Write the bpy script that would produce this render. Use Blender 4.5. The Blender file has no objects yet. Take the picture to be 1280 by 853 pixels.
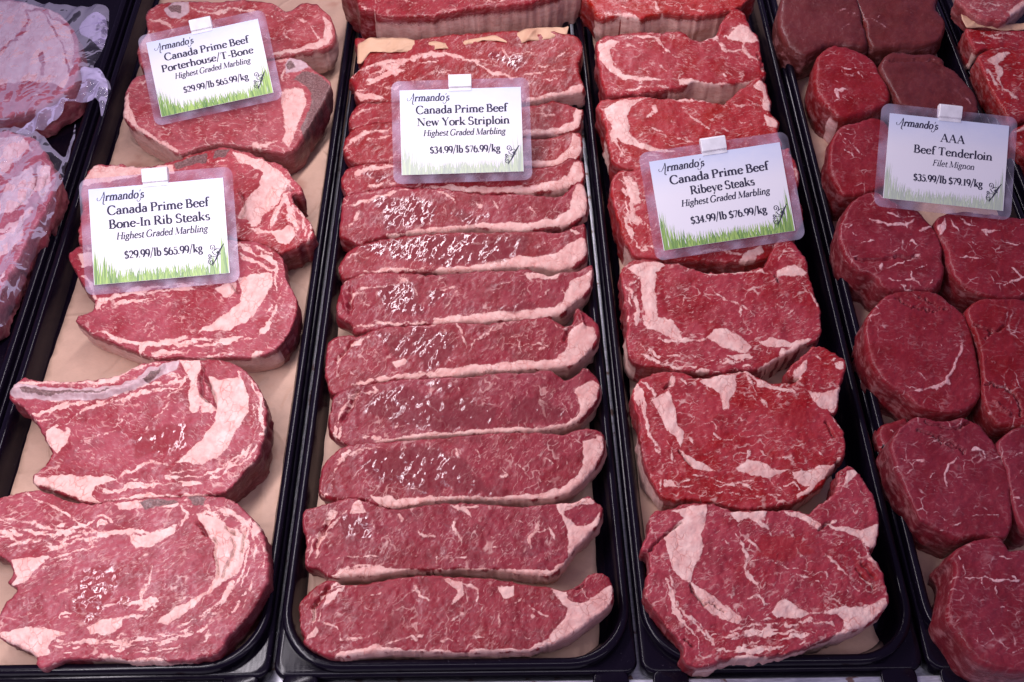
import bpy, math, random
import numpy as np
from mathutils import Vector
from mathutils.geometry import delaunay_2d_cdt

SC = bpy.context.scene
COL = SC.collection
rng = random.Random(7)

# ------------------------------------------------------------------ camera
F_PX, W_PX, H_PX = 1300.0, 1280.0, 853.0
PITCH = math.radians(53.8)
YAW = math.radians(0.75)
DIST = 1.06
FWD = np.array([math.sin(YAW)*math.cos(PITCH), math.cos(YAW)*math.cos(PITCH), -math.sin(PITCH)])
RGT = np.array([math.cos(YAW), -math.sin(YAW), 0.0])
UPV = np.cross(RGT, FWD)
CAM = np.array([0, 0, 0.03]) - DIST*FWD
cam_d = bpy.data.cameras.new('camera')
cam_d.sensor_width = 36.0
cam_d.lens = F_PX/W_PX*36.0
cam_d.clip_start = 0.02
cam_d.clip_end = 50
cam_o = bpy.data.objects.new('camera', cam_d)
COL.objects.link(cam_o)
from mathutils import Matrix
_m = Matrix(((RGT[0], UPV[0], -FWD[0]), (RGT[1], UPV[1], -FWD[1]), (RGT[2], UPV[2], -FWD[2])))
cam_o.matrix_world = Matrix.Translation(Vector(CAM)) @ _m.to_4x4()
SC.camera = cam_o

# ------------------------------------------------------------------ world, lamps, exposure
w = bpy.data.worlds.new('World'); SC.world = w; w.use_nodes = True
w.node_tree.nodes['Background'].inputs[0].default_value = (0.30, 0.22, 0.50, 1)
w.node_tree.nodes['Background'].inputs[1].default_value = 0.50
SC.view_settings.view_transform = 'Standard'
SC.view_settings.look = 'None'
SC.view_settings.exposure = 0.0
SC.view_settings.gamma = 1.0
SC.view_settings.use_curve_mapping = False

def strip_lamp(name, x, y, z, sx, sy, power, col, aim):
    d = bpy.data.lights.new(name, 'AREA')
    d.shape = 'RECTANGLE'; d.size = sx; d.size_y = sy; d.energy = power; d.color = col
    o = bpy.data.objects.new(name, d); COL.objects.link(o)
    o.location = (x, y, z)
    o.rotation_euler = (Vector(aim)-Vector((x, y, z))).to_track_quat('-Z', 'Y').to_euler()
    return o
strip_lamp('case_lamp', -0.22, 0.25, 0.66, 2.2, 0.05, 12.8, (1.0, 0.91, 1.0), (0, 0.14, 0))
strip_lamp('case_lamp', -0.22, -0.46, 0.80, 2.2, 0.05, 3.9, (0.90, 0.84, 1.0), (0, 0.10, 0))

# ------------------------------------------------------------------ helpers
def prep(o, label=None, cat=None, group=None, kind=None):
    if label: o['label'] = label
    if cat: o['category'] = cat
    if group: o['group'] = group
    if kind: o['kind'] = kind
    return o

def empty(name, loc, label, cat, group=None):
    o = bpy.data.objects.new(name, None); COL.objects.link(o)
    o.empty_display_size = 0.02
    o.location = loc
    return prep(o, label, cat, group)

def link_mesh(name, verts, faces, mat, parent=None, smooth=True, origin=(0, 0, 0)):
    me = bpy.data.meshes.new(name)
    me.from_pydata([tuple(np.asarray(v)-np.asarray(origin)) for v in verts], [], [list(map(int, f)) for f in faces])
    if smooth: me.polygons.foreach_set('use_smooth', [True]*len(me.polygons))
    if mat: me.materials.append(mat)
    o = bpy.data.objects.new(name, me); COL.objects.link(o)
    if parent: o.parent = parent
    else: o.location = origin
    return o

CROPS = {'X': (0, 0, 1.0), 'A': (0, 0, 2.942), 'B': (0, 280, 2.942), 'C': (0, 563, 2.942), 'D': (400, 0, 2.942),
         'E': (370, 280, 2.942), 'F': (360, 563, 2.942), 'G': (720, 0, 3.709), 'H': (740, 180, 3.709),
         'I': (760, 400, 3.709), 'J': (770, 620, 3.657), 'K': (950, 0, 3.879), 'L': (980, 210, 3.877),
         'M': (1000, 420, 4.061), 'N': (1000, 640, 4.004), 'P': (480, 80, 5.33), 'Q': (95, 200, 5.02),
         'R': (1150, 0, 4.265)}

def parse(s, default):
    """'@E 10,20 30,40' -> photo coordinates and the scale of the (last) crop"""
    pts, c = [], CROPS[default]
    for t in s.split():
        if t[0] == '@': c = CROPS[t[1:]]
        else:
            x, y = t.split(',')
            pts.append((c[0]+float(x)/c[2], c[1]+float(y)/c[2]))
    return np.array(pts), c[2]

def rays(px):
    px = np.asarray(px, float).reshape(-1, 2)
    a = (px[:, 0]-W_PX/2)/F_PX; b = -(px[:, 1]-H_PX/2)/F_PX
    return FWD[None]+a[:, None]*RGT[None]+b[:, None]*UPV[None]

def on_z(px, z):
    d = rays(px); t = (z-CAM[2])/d[:, 2]
    return CAM[None]+t[:, None]*d

def on_plane(px, p0, sx, sy):
    # z = p0.z + sx (x-p0.x) + sy (y-p0.y)
    d = rays(px)
    num = p0[2]-CAM[2]+sx*(CAM[0]-p0[0])+sy*(CAM[1]-p0[1])
    t = num/(d[:, 2]-sx*d[:, 0]-sy*d[:, 1])
    return CAM[None]+t[:, None]*d

def _hash(ix, iy, seed):
    h = (ix.astype(np.int64)*374761393+iy.astype(np.int64)*668265263+seed*1442695041) & 0xffffffff
    h = ((h ^ (h >> 13))*1274126177) & 0xffffffff
    return ((h ^ (h >> 16)) & 0xffff)/65535.0

def vnoise(x, y, seed=0):
    x = np.asarray(x, float); y = np.asarray(y, float)
    ix = np.floor(x); iy = np.floor(y); fx = x-ix; fy = y-iy
    fx = fx*fx*(3-2*fx); fy = fy*fy*(3-2*fy)
    a = _hash(ix, iy, seed); b = _hash(ix+1, iy, seed); c = _hash(ix, iy+1, seed); d = _hash(ix+1, iy+1, seed)
    return (a+(b-a)*fx)+((c+(d-c)*fx)-(a+(b-a)*fx))*fy - 0.5

def fbm(x, y, seed=0, o=3):
    s = 0; a = 1.0
    for k in range(o):
        s = s+a*vnoise(x*2**k+17*k, y*2**k-9*k, seed+k*31); a *= 0.5
    return s

def inside(P, poly):
    x, y = P[:, 0], P[:, 1]; r = np.zeros(len(P), bool)
    x0, y0 = poly[-1]
    for x1, y1 in poly:
        c = ((y1 > y) != (y0 > y))
        with np.errstate(divide='ignore', invalid='ignore'):
            xi = (x0-x1)*(y-y1)/(y0-y1)+x1
        r ^= c & (x < xi)
        x0, y0 = x1, y1
    return r

def dist(P, line, closed=False):
    L = np.vstack([line, line[:1]]) if closed else line
    best = np.full(len(P), 1e9)
    for a, b in zip(L[:-1], L[1:]):
        ab = b-a; l2 = max(1e-9, ab@ab)
        t = np.clip(((P-a)@ab)/l2, 0, 1)
        q = P-(a+t[:, None]*ab)
        best = np.minimum(best, (q*q).sum(1))
    return np.sqrt(best)

def dist_t(P, line):
    best = np.full(len(P), 1e9); bt = np.zeros(len(P)); n = len(line)-1
    for i, (a, b) in enumerate(zip(line[:-1], line[1:])):
        ab = b-a; l2 = max(1e-9, ab@ab)
        t = np.clip(((P-a)@ab)/l2, 0, 1)
        q = P-(a+t[:, None]*ab); d = (q*q).sum(1)
        m = d < best; best[m] = d[m]; bt[m] = (i+t[m])/n
    return np.sqrt(best), bt

def signed_t(P, line):
    best = np.full(len(P), 1e9); sd = np.zeros(len(P)); tl = np.zeros(len(P)); acc = 0.0
    for a, b in zip(line[:-1], line[1:]):
        ab = b-a; L = math.sqrt(max(1e-9, ab@ab))
        t = np.clip(((P-a)@ab)/L/L, 0, 1)
        q = P-(a+t[:, None]*ab); d = (q*q).sum(1)
        m = d < best; best[m] = d[m]
        cr = ab[0]*q[:, 1]-ab[1]*q[:, 0]
        sd[m] = np.sign(cr[m])*np.sqrt(d[m]); tl[m] = acc+t[m]*L; acc += L
    return sd, tl

def catmull(pts, step, closed):
    n = len(pts); out = []
    rngk = range(n if closed else n-1)
    for i in rngk:
        if closed: p0, p1, p2, p3 = pts[(i-1) % n], pts[i], pts[(i+1) % n], pts[(i+2) % n]
        else: p0, p1, p2, p3 = pts[max(i-1, 0)], pts[i], pts[i+1], pts[min(i+2, n-1)]
        m = max(1, int(np.linalg.norm(p2-p1)/step))
        for k in range(m):
            t = k/m
            out.append(0.5*((2*p1)+(-p0+p2)*t+(2*p0-5*p1+4*p2-p3)*t*t+(-p0+3*p1-3*p2+p3)*t**3))
    if not closed: out.append(pts[-1])
    return np.array(out)

def resample(loop, step):
    L = np.vstack([loop, loop[:1]])
    seg = np.linalg.norm(np.diff(L, axis=0), axis=1)
    cum = np.concatenate([[0], np.cumsum(seg)])
    n = max(8, int(cum[-1]/step))
    t = np.linspace(0, cum[-1], n, endpoint=False)
    return np.stack([np.interp(t, cum, L[:, 0]), np.interp(t, cum, L[:, 1])], 1)

# ------------------------------------------------------------------ node helper
class NT:
    def __init__(s, name):
        s.m = bpy.data.materials.new(name); s.m.use_nodes = True
        s.t = s.m.node_tree; s.t.nodes.clear()
        s.out = s.t.nodes.new('ShaderNodeOutputMaterial')
    def n(s, typ, **kw):
        nd = s.t.nodes.new(typ)
        for k, v in kw.items(): setattr(nd, k, v)
        return nd
    def put(s, sock, v):
        if isinstance(v, bpy.types.NodeSocket): s.t.links.new(v, sock)
        elif v is not None:
            if isinstance(v, (tuple, list)) and len(v) == 3 and sock.type == 'RGBA': v = tuple(v)+(1,)
            sock.default_value = v
    def math(s, op, a, b=None, c=None, clamp=False):
        nd = s.n('ShaderNodeMath', operation=op); nd.use_clamp = clamp
        s.put(nd.inputs[0], a); s.put(nd.inputs[1], b)
        if c is not None: s.put(nd.inputs[2], c)
        return nd.outputs[0]
    def vmul(s, v, k):
        nd = s.n('ShaderNodeVectorMath', operation='MULTIPLY'); s.put(nd.inputs[0], v); s.put(nd.inputs[1], k); return nd.outputs[0]
    def vadd(s, v, k):
        nd = s.n('ShaderNodeVectorMath', operation='ADD'); s.put(nd.inputs[0], v); s.put(nd.inputs[1], k); return nd.outputs[0]
    def noise(s, v, scale, detail=2.0, rough=0.5, distortion=0.0, col=False):
        nd = s.n('ShaderNodeTexNoise'); s.put(nd.inputs['Vector'], v)
        nd.inputs['Scale'].default_value = scale; nd.inputs['Detail'].default_value = detail
        nd.inputs['Roughness'].default_value = rough; nd.inputs['Distortion'].default_value = distortion
        return nd.outputs['Color' if col else 'Fac']
    def voro(s, v, scale, feature='F1', rnd=1.0):
        nd = s.n('ShaderNodeTexVoronoi', feature=feature); s.put(nd.inputs['Vector'], v)
        nd.inputs['Scale'].default_value = scale; nd.inputs['Randomness'].default_value = rnd
        return nd.outputs['Distance']
    def smooth(s, x, a, b, lo=0.0, hi=1.0):
        nd = s.n('ShaderNodeMapRange', interpolation_type='SMOOTHSTEP')
        s.put(nd.inputs[0], x)
        for i, v in zip((1, 2, 3, 4), (a, b, lo, hi)): s.put(nd.inputs[i], v)
        return nd.outputs[0]
    def mix(s, f, a, b, blend='MIX'):
        nd = s.n('ShaderNodeMix', data_type='RGBA', blend_type=blend)
        s.put(nd.inputs[0], f); s.put(nd.inputs[6], a); s.put(nd.inputs[7], b)
        return nd.outputs[2]
    def attr(s, name):
        return s.n('ShaderNodeAttribute', attribute_name=name)
    def bump(s, h, strength, d, nrm=None):
        nd = s.n('ShaderNodeBump'); s.put(nd.inputs['Height'], h)
        nd.inputs['Strength'].default_value = strength; nd.inputs['Distance'].default_value = d
        if nrm is not None: s.put(nd.inputs['Normal'], nrm)
        return nd.outputs[0]
    def bsdf(s, **kw):
        nd = s.n('ShaderNodeBsdfPrincipled')
        for k, v in kw.items(): s.put(nd.inputs[k.replace('_', ' ')], v)
        s.t.links.new(nd.outputs[0], s.out.inputs[0]); return nd

def simple(name, col, rough, bump=0.0, bscale=200, **kw):
    t = NT(name); tc = t.n('ShaderNodeTexCoord').outputs['Object']
    nz = t.noise(tc, bscale*0.3, 3)
    c = t.mix(t.smooth(nz, 0.3, 0.7), tuple(x*0.85 for x in col), tuple(min(1, x*1.12) for x in col))
    args = dict(Base_Color=c, Roughness=rough); args.update(kw)
    if bump: args['Normal'] = t.bump(t.noise(tc, bscale, 3), bump, 0.0006)
    t.bsdf(**args)
    return t.m

# ------------------------------------------------------------------ beef
def beef(name, lean, lean2, fat, coarse=0.7, fine=0.6, fleck=0.6, web=0.0, wet=0.3, scale=1.0, wetcol=(0.145, 0.004, 0.006), mott=1.0, jamp=0.85):
    t = NT(name)
    A = t.attr('traits'); sep = t.n('ShaderNodeSeparateColor'); t.put(sep.inputs[0], A.outputs['Color'])
    fa, bo, we = sep.outputs[0], sep.outputs[1], sep.outputs[2]
    dk = A.outputs['Alpha']
    mc = t.attr('grain').outputs['Vector']
    side = t.attr('flank').outputs['Fac']
    mcw = t.vadd(mc, t.vmul(t.vadd(t.noise(mc, 120*scale, 3, 0.6, col=True), (-.5, -.5, -.5)), (0.007, 0.007, 0.0)))
    # lean
    lo = t.noise(mc, 30, 3, 0.6)
    c = t.mix(t.smooth(lo, 0.34, 0.58), lean, lean2)  # pinker patches vary the meat and paint a lavender sheen into it
    c = t.mix(t.smooth(t.noise(mc, 560, 3, 0.7), 0.47, 0.66, 0, 0.55*mott), c, lean2)
    fib = t.noise(t.vmul(t.vadd(mc, t.vmul(t.vadd(t.noise(mc, 40, 2, 0.5, col=True), (-.5, -.5, -.5)), (0.02, 0.02, 0))), (1, 4.0, 1)), 230, 3, 0.65)
    c = t.mix(t.smooth(fib, 0.40, 0.75, 0, 0.34*mott), c, (lean[0]*1.75, lean[1]*2.2+.006, lean[2]*2.0+.006))
    c = t.mix(t.smooth(t.noise(t.vadd(mc, (5, 3, 1)), 46, 4, 0.65), 0.47, 0.66, 0, 0.45*mott), c, tuple(x*0.62 for x in lean))
    c = t.mix(t.smooth(fib, 0.42, 0.25, 0, 0.45*mott), c, tuple(x*0.50 for x in lean))
    spot = t.noise(mc, 700, 2)
    c = t.mix(t.smooth(spot, 0.5, 0.8, 0, 0.28*mott), c, tuple(x*0.5 for x in lean))
    # marbling
    nside = t.math('SUBTRACT', 1.0, t.math('MULTIPLY', side, 0.7))
    def ridge(sc, width, msc, m0, m1, off, amt, stretch=(1, 1, 1)):
        v = t.vadd(t.vmul(mcw, stretch), (off, off*1.7, 0))
        n = t.noise(v, sc*scale, 1.5, 0.5, 0.4)
        wv = t.smooth(t.noise(t.vadd(mc, (off, 4.4, off)), 160*scale, 2), 0.3, 0.75, width*0.25, width*1.5)
        r = t.smooth(t.math('ABSOLUTE', t.math('SUBTRACT', n, 0.5)), 0.0, wv, 1, 0)
        m = t.smooth(t.noise(t.vadd(mc, (off*3.1, -off, 0)), msc*scale, 2), m0, m1)
        return t.math('MULTIPLY', t.math('MULTIPLY', r, m), amt)
    v = ridge(75, 0.040, 50, 0.50, 0.62, 1.3, coarse, (0.75, 1.3, 1))
    v = t.math('MAXIMUM', v, ridge(150, 0.050, 70, 0.50, 0.64, 5.7, fine*0.8, (0.6, 1.6, 1)))
    fl = t.noise(t.vadd(t.vmul(mcw, (0.55, 2.0, 1)), (3.3, 8.1, 0)), 300*scale, 2.5, 0.6)
    v = t.math('MAXIMUM', v, t.math('MULTIPLY', t.smooth(fl, 0.58, 0.68, 0, fleck), t.smooth(t.noise(t.vadd(mc, (7, 7, 2)), 40, 2), 0.38, 0.6, 0.25, 1)))
    if web:
        vd = t.voro(t.vadd(mcw, (9.1, 2.2, 0)), 62*scale, 'DISTANCE_TO_EDGE')
        wb = t.smooth(vd, 0.0, 0.045, 1, 0)
        m = t.smooth(t.noise(t.vadd(mc, (2.2, 4.4, 0)), 48*scale, 3), 0.50, 0.66)
        m = t.math('MULTIPLY', m, t.smooth(t.noise(t.vadd(mc, (8.2, 1.4, 0)), 150, 2), 0.35, 0.6))
        v = t.math('MAXIMUM', v, t.math('MULTIPLY', t.math('MULTIPLY', wb, m), web))
    v = t.math('MULTIPLY', t.math('MULTIPLY', v, nside), 0.85)
    hs = t.n('ShaderNodeHueSaturation'); tn = t.attr('tone').outputs['Fac']
    t.put(hs.inputs['Hue'], t.math('MULTIPLY_ADD', tn, 0.007, 0.5)); t.put(hs.inputs['Value'], t.math('MULTIPLY_ADD', tn, 0.13, 1.0))
    t.put(hs.inputs['Saturation'], t.math('MULTIPLY_ADD', tn, 0.05, 1.0)); t.put(hs.inputs['Color'], c); c = hs.outputs[0]
    # membrane and fat streaks on the cut's outer flank
    mem = t.math('MULTIPLY', t.smooth(t.noise(t.vmul(mcw, (1, 1, 0.5)), 85, 4, 0.65), 0.46, 0.66), side)
    c = t.mix(t.math('MULTIPLY', side, 0.45), c, tuple(x*0.45 for x in lean))
    c = t.mix(t.math('MULTIPLY', mem, 0.60), c, (0.42, 0.17, 0.17))
    # traced fat
    jit = t.math('SUBTRACT', t.noise(mc, 420, 3, 0.65), 0.5)
    fs = t.smooth(t.math('ADD', fa, t.math('MULTIPLY', jit, jamp)), 0.36, 0.66)
    red = t.math('MULTIPLY', t.smooth(t.noise(t.vmul(mcw, (0.6, 1.6, 1)), 170, 3, 0.6), 0.60, 0.72, 0, 0.6), t.math('SUBTRACT', 1.0, t.math('MULTIPLY', side, 0.8)))
    fs = t.math('MULTIPLY', fs, t.math('SUBTRACT', 1.0, t.math('MULTIPLY', red, t.smooth(fa, 0.65, 1.0, 1, 0.25))))
    tot = t.math('MAXIMUM', fs, v)
    fn = t.noise(mc, 90, 4, 0.6)
    fcol = t.mix(t.smooth(fn, 0.3, 0.7), tuple(a*b for a, b in zip(fat, (0.88, 0.70, 0.70))), fat)
    lob = t.smooth(t.voro(t.vmul(mcw, (1, 0.6, 1)), 190, 'DISTANCE_TO_EDGE'), 0.0, 0.075, 1, 0)
    lob = t.math('MULTIPLY', lob, t.smooth(t.noise(mc, 60, 2), 0.42, 0.6))
    fcol = t.mix(t.math('MULTIPLY', t.math('MULTIPLY', lob, fs), 0.65), fcol, tuple(a*b for a, b in zip(fat, (0.72, 0.36, 0.34))))
    fcol = t.mix(t.math('MULTIPLY', side, 0.18), fcol, tuple(a*b for a, b in zip(fat, (0.85, 0.55, 0.5))))
    c = t.mix(t.math('MULTIPLY', tot, 0.87), c, fcol)
    # bone and marrow
    bc = t.mix(t.smooth(t.noise(mc, 200, 3), 0.35, 0.7), (0.50, 0.33, 0.33), (0.58, 0.42, 0.42))
    c = t.mix(t.smooth(bo, 0.25, 0.45), c, bc)
    mcx = t.mix(t.smooth(t.noise(mc, 500, 3), 0.35, 0.7), (0.11, 0.055, 0.050), (0.25, 0.14, 0.125))
    ma = t.math('ADD', t.attr('marrow').outputs['Fac'], t.math('MULTIPLY', jit, 0.7))
    c = t.mix(t.smooth(ma, 0.35, 0.65, 0, 0.92), c, mcx)
    # wet, blood-dark areas, then darkened cracks and flanks
    wn = t.noise(mc, 60, 2)
    wm = t.math('MULTIPLY', t.smooth(t.math('ADD', we, t.math('SUBTRACT', wn, 0.5)), 0.35, 0.65), 1.0)
    c = t.mix(t.math('MULTIPLY', wm, 0.65), c, wetcol)
    c = t.mix(t.math('MULTIPLY', dk, 0.8), c, (0.055, 0.010, 0.014))  # cracks carry painted shade; marked flanks just turn darker
    # relief
    lump = t.noise(mc, 330, 3, 0.65)
    h = t.math('ADD', t.math('MULTIPLY', lump, 0.8), t.math('MULTIPLY', fib, 0.5))
    h = t.math('ADD', h, t.math('MULTIPLY', tot, 0.25))
    h = t.math('ADD', h, t.math('MULTIPLY', t.noise(mc, 900, 2, 0.6), 0.35*mott))
    h = t.math('SUBTRACT', h, t.math('MULTIPLY', t.math('MULTIPLY', lob, fs), 0.4))
    nrm = t.bump(h, 0.75, 0.0010)
    rn = t.noise(mc, 80, 3)
    ro = t.math('ADD', t.smooth(rn, 0.3, 0.7, 0.32, 0.50), t.math('MULTIPLY', fs, 0.08))
    ro = t.math('ADD', ro, t.math('MULTIPLY', wm, 0.05))
    b = t.bsdf(Base_Color=c, Roughness=ro, Normal=nrm)
    b.inputs['IOR'].default_value = 1.40; b.inputs['Specular IOR Level'].default_value = 0.42
    b.inputs['Subsurface Weight'].default_value = 0.08
    b.inputs['Subsurface Radius'].default_value = (0.004, 0.0015, 0.0012)
    b.inputs['Subsurface Scale'].default_value = 1.0
    cw = t.math('MINIMUM', t.math('ADD', t.math('MULTIPLY', wm, wet), t.smooth(t.noise(t.vadd(mc, (6, 2, 9)), 34, 3, 0.6), 0.38, 0.64, 0.05, 0.32)), 1.0); t.put(b.inputs['Coat Weight'], cw)
    t.put(b.inputs['Coat Roughness'], t.math('MULTIPLY_ADD', wm, -0.15, 0.22))
    t.put(b.inputs['Coat Normal'], t.bump(t.noise(t.vmul(mcw, (0.6, 1.6, 1)), 50, 2.2), 0.85, 0.0024))
    return t.m

FAT = (0.82, 0.55, 0.49)
M_STRIP = beef('striploin_beef', (0.195, 0.0060, 0.0100), (0.250, 0.0190, 0.0300), (0.78, 0.51, 0.43), 0.65, 0.5, 0.6, 0.0, 0.75)
M_RIB = beef('rib_beef', (0.26, 0.017, 0.024), (0.355, 0.062, 0.078), (0.85, 0.60, 0.51), 0.7, 0.6, 0.7, 0.0, 0.7, 1.0, (0.23, 0.009, 0.012), 0.9)
M_EYE = beef('ribeye_beef', (0.26, 0.0080, 0.0125), (0.325, 0.034, 0.048), (0.85, 0.60, 0.51), 0.75, 0.6, 0.6, 0.0, 0.25, 1.0, (0.29, 0.008, 0.009), 0.9)
M_TBONE = beef('tbone_beef', (0.27, 0.028, 0.034), (0.36, 0.080, 0.090), (0.79, 0.54, 0.46), 0.75, 0.75, 0.9, 0.0, 0.3)
M_FILLET = beef('fillet_beef', (0.190, 0.0075, 0.0120), (0.235, 0.0175, 0.027), (0.82, 0.54, 0.51), 0.15, 0.3, 0.12, 0.9, 0.2, mott=0.45, jamp=0.4)
M_DARK = beef('dark_fillet_beef', (0.098, 0.0115, 0.0110), (0.135, 0.021, 0.021), (0.42, 0.20, 0.20), 0.1, 0.15, 0.1, 0.2, 0.15, mott=0.4)
M_PACK = beef('packed_beef', (0.30, 0.05, 0.075), (0.42, 0.12, 0.15), (0.86, 0.68, 0.64), 0.6, 0.6, 0.5, 0.0, 0.6)

SEED = [0]

def steak(name, label, crop, outline, feats='', mat=None, zf=0.038, sy=0.18, sx=0.0, thick=0.034, floor=0.0045,
          spacing=2.0, rag=0.8, bulge=0.0008, edge=0.0016, grain=0.0, group=None, cat='steak', lumps=1.0,
          part='lean_meat', lean=0.6, sidefat=0.0, veinw=1.0):
    SEED[0] += 1; seed = SEED[0]*13
    out, sc = parse(outline, crop)
    loop = catmull(out, 2.0, True)
    loop = resample(loop, spacing*1.05)
    # orientation: counter-clockwise in world (photo y runs down)
    area = 0.5*np.sum(loop[:, 0]*np.roll(loop[:, 1], -1)-np.roll(loop[:, 0], -1)*loop[:, 1])
    if area > 0: loop = loop[::-1].copy()
    nx = fbm(loop[:, 0]/9, loop[:, 1]/9, seed, 3)*2.0*rag; ny = fbm(loop[:, 0]/9, loop[:, 1]/9, seed+5, 3)*2.0*rag
    nx = nx+vnoise(loop[:, 0]/3.2, loop[:, 1]/3.2, seed+41)*1.5*rag; ny = ny+vnoise(loop[:, 0]/3.2, loop[:, 1]/3.2, seed+43)*1.5*rag
    loop = loop+np.stack([nx, ny], 1)
    # interior lattice
    x0, y0 = loop.min(0); x1, y1 = loop.max(0)
    gx = np.arange(x0, x1, spacing); gy = np.arange(y0, y1, spacing*0.866)
    G = np.array([(x+(spacing/2 if j % 2 else 0), y) for j, y in enumerate(gy) for x in gx])
    G = G[inside(G, loop)]
    dG = dist(G, loop, True)
    keep = dG > spacing*0.62
    G, dG = G[keep], dG[keep]
    nL = len(loop)
    P = np.vstack([loop, G]); dP = np.concatenate([np.zeros(nL), dG])
    r = delaunay_2d_cdt([Vector(p) for p in P], [], [list(range(nL))], 1, 1e-6)
    V2 = np.array([tuple(v) for v in r[0]]); T = [tuple(f) for f in r[2]]
    if len(V2) != len(P):           # the loop crossed itself: read distances again
        dP = dist(V2, loop, True)
        P = V2
        ring = [min(range(len(V2)), key=lambda i: (V2[i]-p)@(V2[i]-p)) for p in loop]
    else:
        P = V2; ring = list(range(nL))
    # traits, read at slightly warped places so that edges come out ragged
    Q = P+np.stack([fbm(P[:, 0]/11, P[:, 1]/11, seed+9, 3)*4.0, fbm(P[:, 0]/11, P[:, 1]/11, seed+19, 3)*4.0], 1)
    n = len(P)
    fat = np.zeros(n); bone = np.zeros(n); wet = np.zeros(n); dark = np.zeros(n); dz = np.zeros(n); marrow = np.zeros(n)
    capreg = np.zeros(n, bool); bonereg = np.zeros(n, bool)
    s = 2.2
    Q2 = Q+np.stack([vnoise(P[:, 0]/4, P[:, 1]/4, seed+61), vnoise(P[:, 0]/4, P[:, 1]/4, seed+62)], 1)*2.6
    tone = 0.50-0.85*float(loop[:, 1].mean())/853+0.35*(2*_hash(np.array([seed]), np.array([7]), 3)[0]-1)+(0.35 if mat is M_EYE else 0)
    for item in feats.split(';'):
        item = item.strip()
        if not item: continue
        code, rest = item.split(' ', 1)
        pts, psc = parse(rest, crop)
        k = code[0]; rad = float(code[1:])/psc if len(code) > 1 else 0
        if k in 'FrBMwSdD':
            d = dist(Q, pts, True); ins = inside(Q, pts); sd = np.where(ins, d, -d)
            soft = np.clip(0.5+sd/(2*s), 0, 1)
            if k == 'F': fat = np.maximum(fat, soft); dz += 0.0005*np.clip(sd/5, 0, 1)
            if k == 'r': fat = np.minimum(fat, 1-soft)
            if k == 'B':
                bone = np.maximum(bone, 0.52*soft); bonereg |= sd > 0; fat = np.minimum(fat, 1-soft); dz += 0.0008*np.clip(sd/3, 0, 1)
            if k == 'M': marrow = np.maximum(marrow, soft); fat = np.minimum(fat, 1-soft); dz -= 0.0006*np.clip(sd/3, 0, 1)
            if k == 'w': wet = np.maximum(wet, np.clip(0.5+sd/20, 0, 1))
            if k == 'S': capreg |= sd > -1.5
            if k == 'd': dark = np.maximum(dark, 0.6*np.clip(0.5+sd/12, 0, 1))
            if k == 'D': dz -= 0.004*np.clip(sd/6, 0, 1)
        else:
            line = catmull(pts, 3.0, False)
            d, tt = dist_t(Q2, line)
            w_ = rad*(1+0.9*fbm(P[:, 0]/7, P[:, 1]/7, seed+3, 2))
            if k == 'f': w_ = w_*(0.28+0.55*np.sin(math.pi*np.clip(tt, 0, 1))**0.5)*np.clip(1.05+1.1*vnoise(P[:, 0]/13, P[:, 1]/13, seed+70), 0.35, 1.5)
            if k == 'f':
                w_ = w_*veinw; soft = min(1.0, 0.62+0.06*rad+0.4*(veinw-1))*np.clip(0.5+(w_-d)/(2*min(s, max(1.0, rad))), 0, 1); fat = np.maximum(fat, soft); dz += 0.0005*soft
            if k == 'x':        # a band of thin fat streaks running along the seam
                ds, tl = signed_t(Q2, line)
                nn = vnoise(tl/26, ds/3.6, seed+81)+0.55*vnoise(tl/11, ds/2.4, seed+82)+0.35*vnoise(P[:, 0]/16, P[:, 1]/16, seed+83)
                fat = np.maximum(fat, np.clip((nn-0.06)*3.2, 0, 0.95)*np.clip((rad-np.abs(ds))/(0.45*rad), 0, 1))
            if k == 'a': fat = np.minimum(fat, np.clip(0.5-(w_-d)/3, 0, 1))
            if k == 'c':
                soft = np.clip(1-d/(rad+0.01), 0, 1); dz -= 0.0045*soft; dark = np.maximum(dark, 0.75*soft**1.5)  # groove, with its shade also painted dark
            if k == 'h': dz -= 0.0045*np.clip(1-d/(rad+0.01), 0, 1)     # a soft hollow
            if k == 'u': dz += 0.0045*np.clip(1-d/(rad+0.01), 0, 1)     # a raised fold
    # heights
    bottom = P[np.argmax(P[:, 1])]
    p0 = on_z([bottom], zf)[0]
    XYZ = on_plane(P, p0, sx, sy)
    mpp = 0.00085
    dm = dP*mpp
    edge = edge*np.clip(1.0+1.6*fbm(P[:, 0]/30, P[:, 1]/30, seed+51, 2), 0.35, 2.2)
    e = np.clip(1-dm/edge, 0, 1)
    XYZ[:, 2] -= edge*0.75*(1-np.sqrt(np.clip(1-e*e, 0, 1)))
    XYZ[:, 2] += dz*np.clip(dm/0.003, 0, 1)
    XYZ[:, 2] += lumps*(0.0017*fbm(P[:, 0]/45, P[:, 1]/45, seed+2, 2)+0.0011*fbm(P[:, 0]/13, P[:, 1]/13, seed+4, 3)+0.0007*fbm(P[:, 0]/5, P[:, 1]/5, seed+6, 2))
    XYZ[:, 2] = np.maximum(XYZ[:, 2], floor+0.004)
    # grain coordinates
    ca, sa = math.cos(grain), math.sin(grain)
    cen = XYZ.mean(0)
    rel = XYZ-cen
    mcv = np.stack([rel[:, 0]*ca+rel[:, 1]*sa, -rel[:, 0]*sa+rel[:, 1]*ca, np.zeros(n)], 1)+np.array([seed*0.37, seed*0.23, seed*0.11])
    # flanks
    R = XYZ[ring]; m = len(ring)
    tang = np.roll(R, -1, 0)[:, :2]-np.roll(R, 1, 0)[:, :2]
    for _ in range(3): tang = (tang+np.roll(tang, 1, 0)+np.roll(tang, -1, 0))/3
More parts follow.
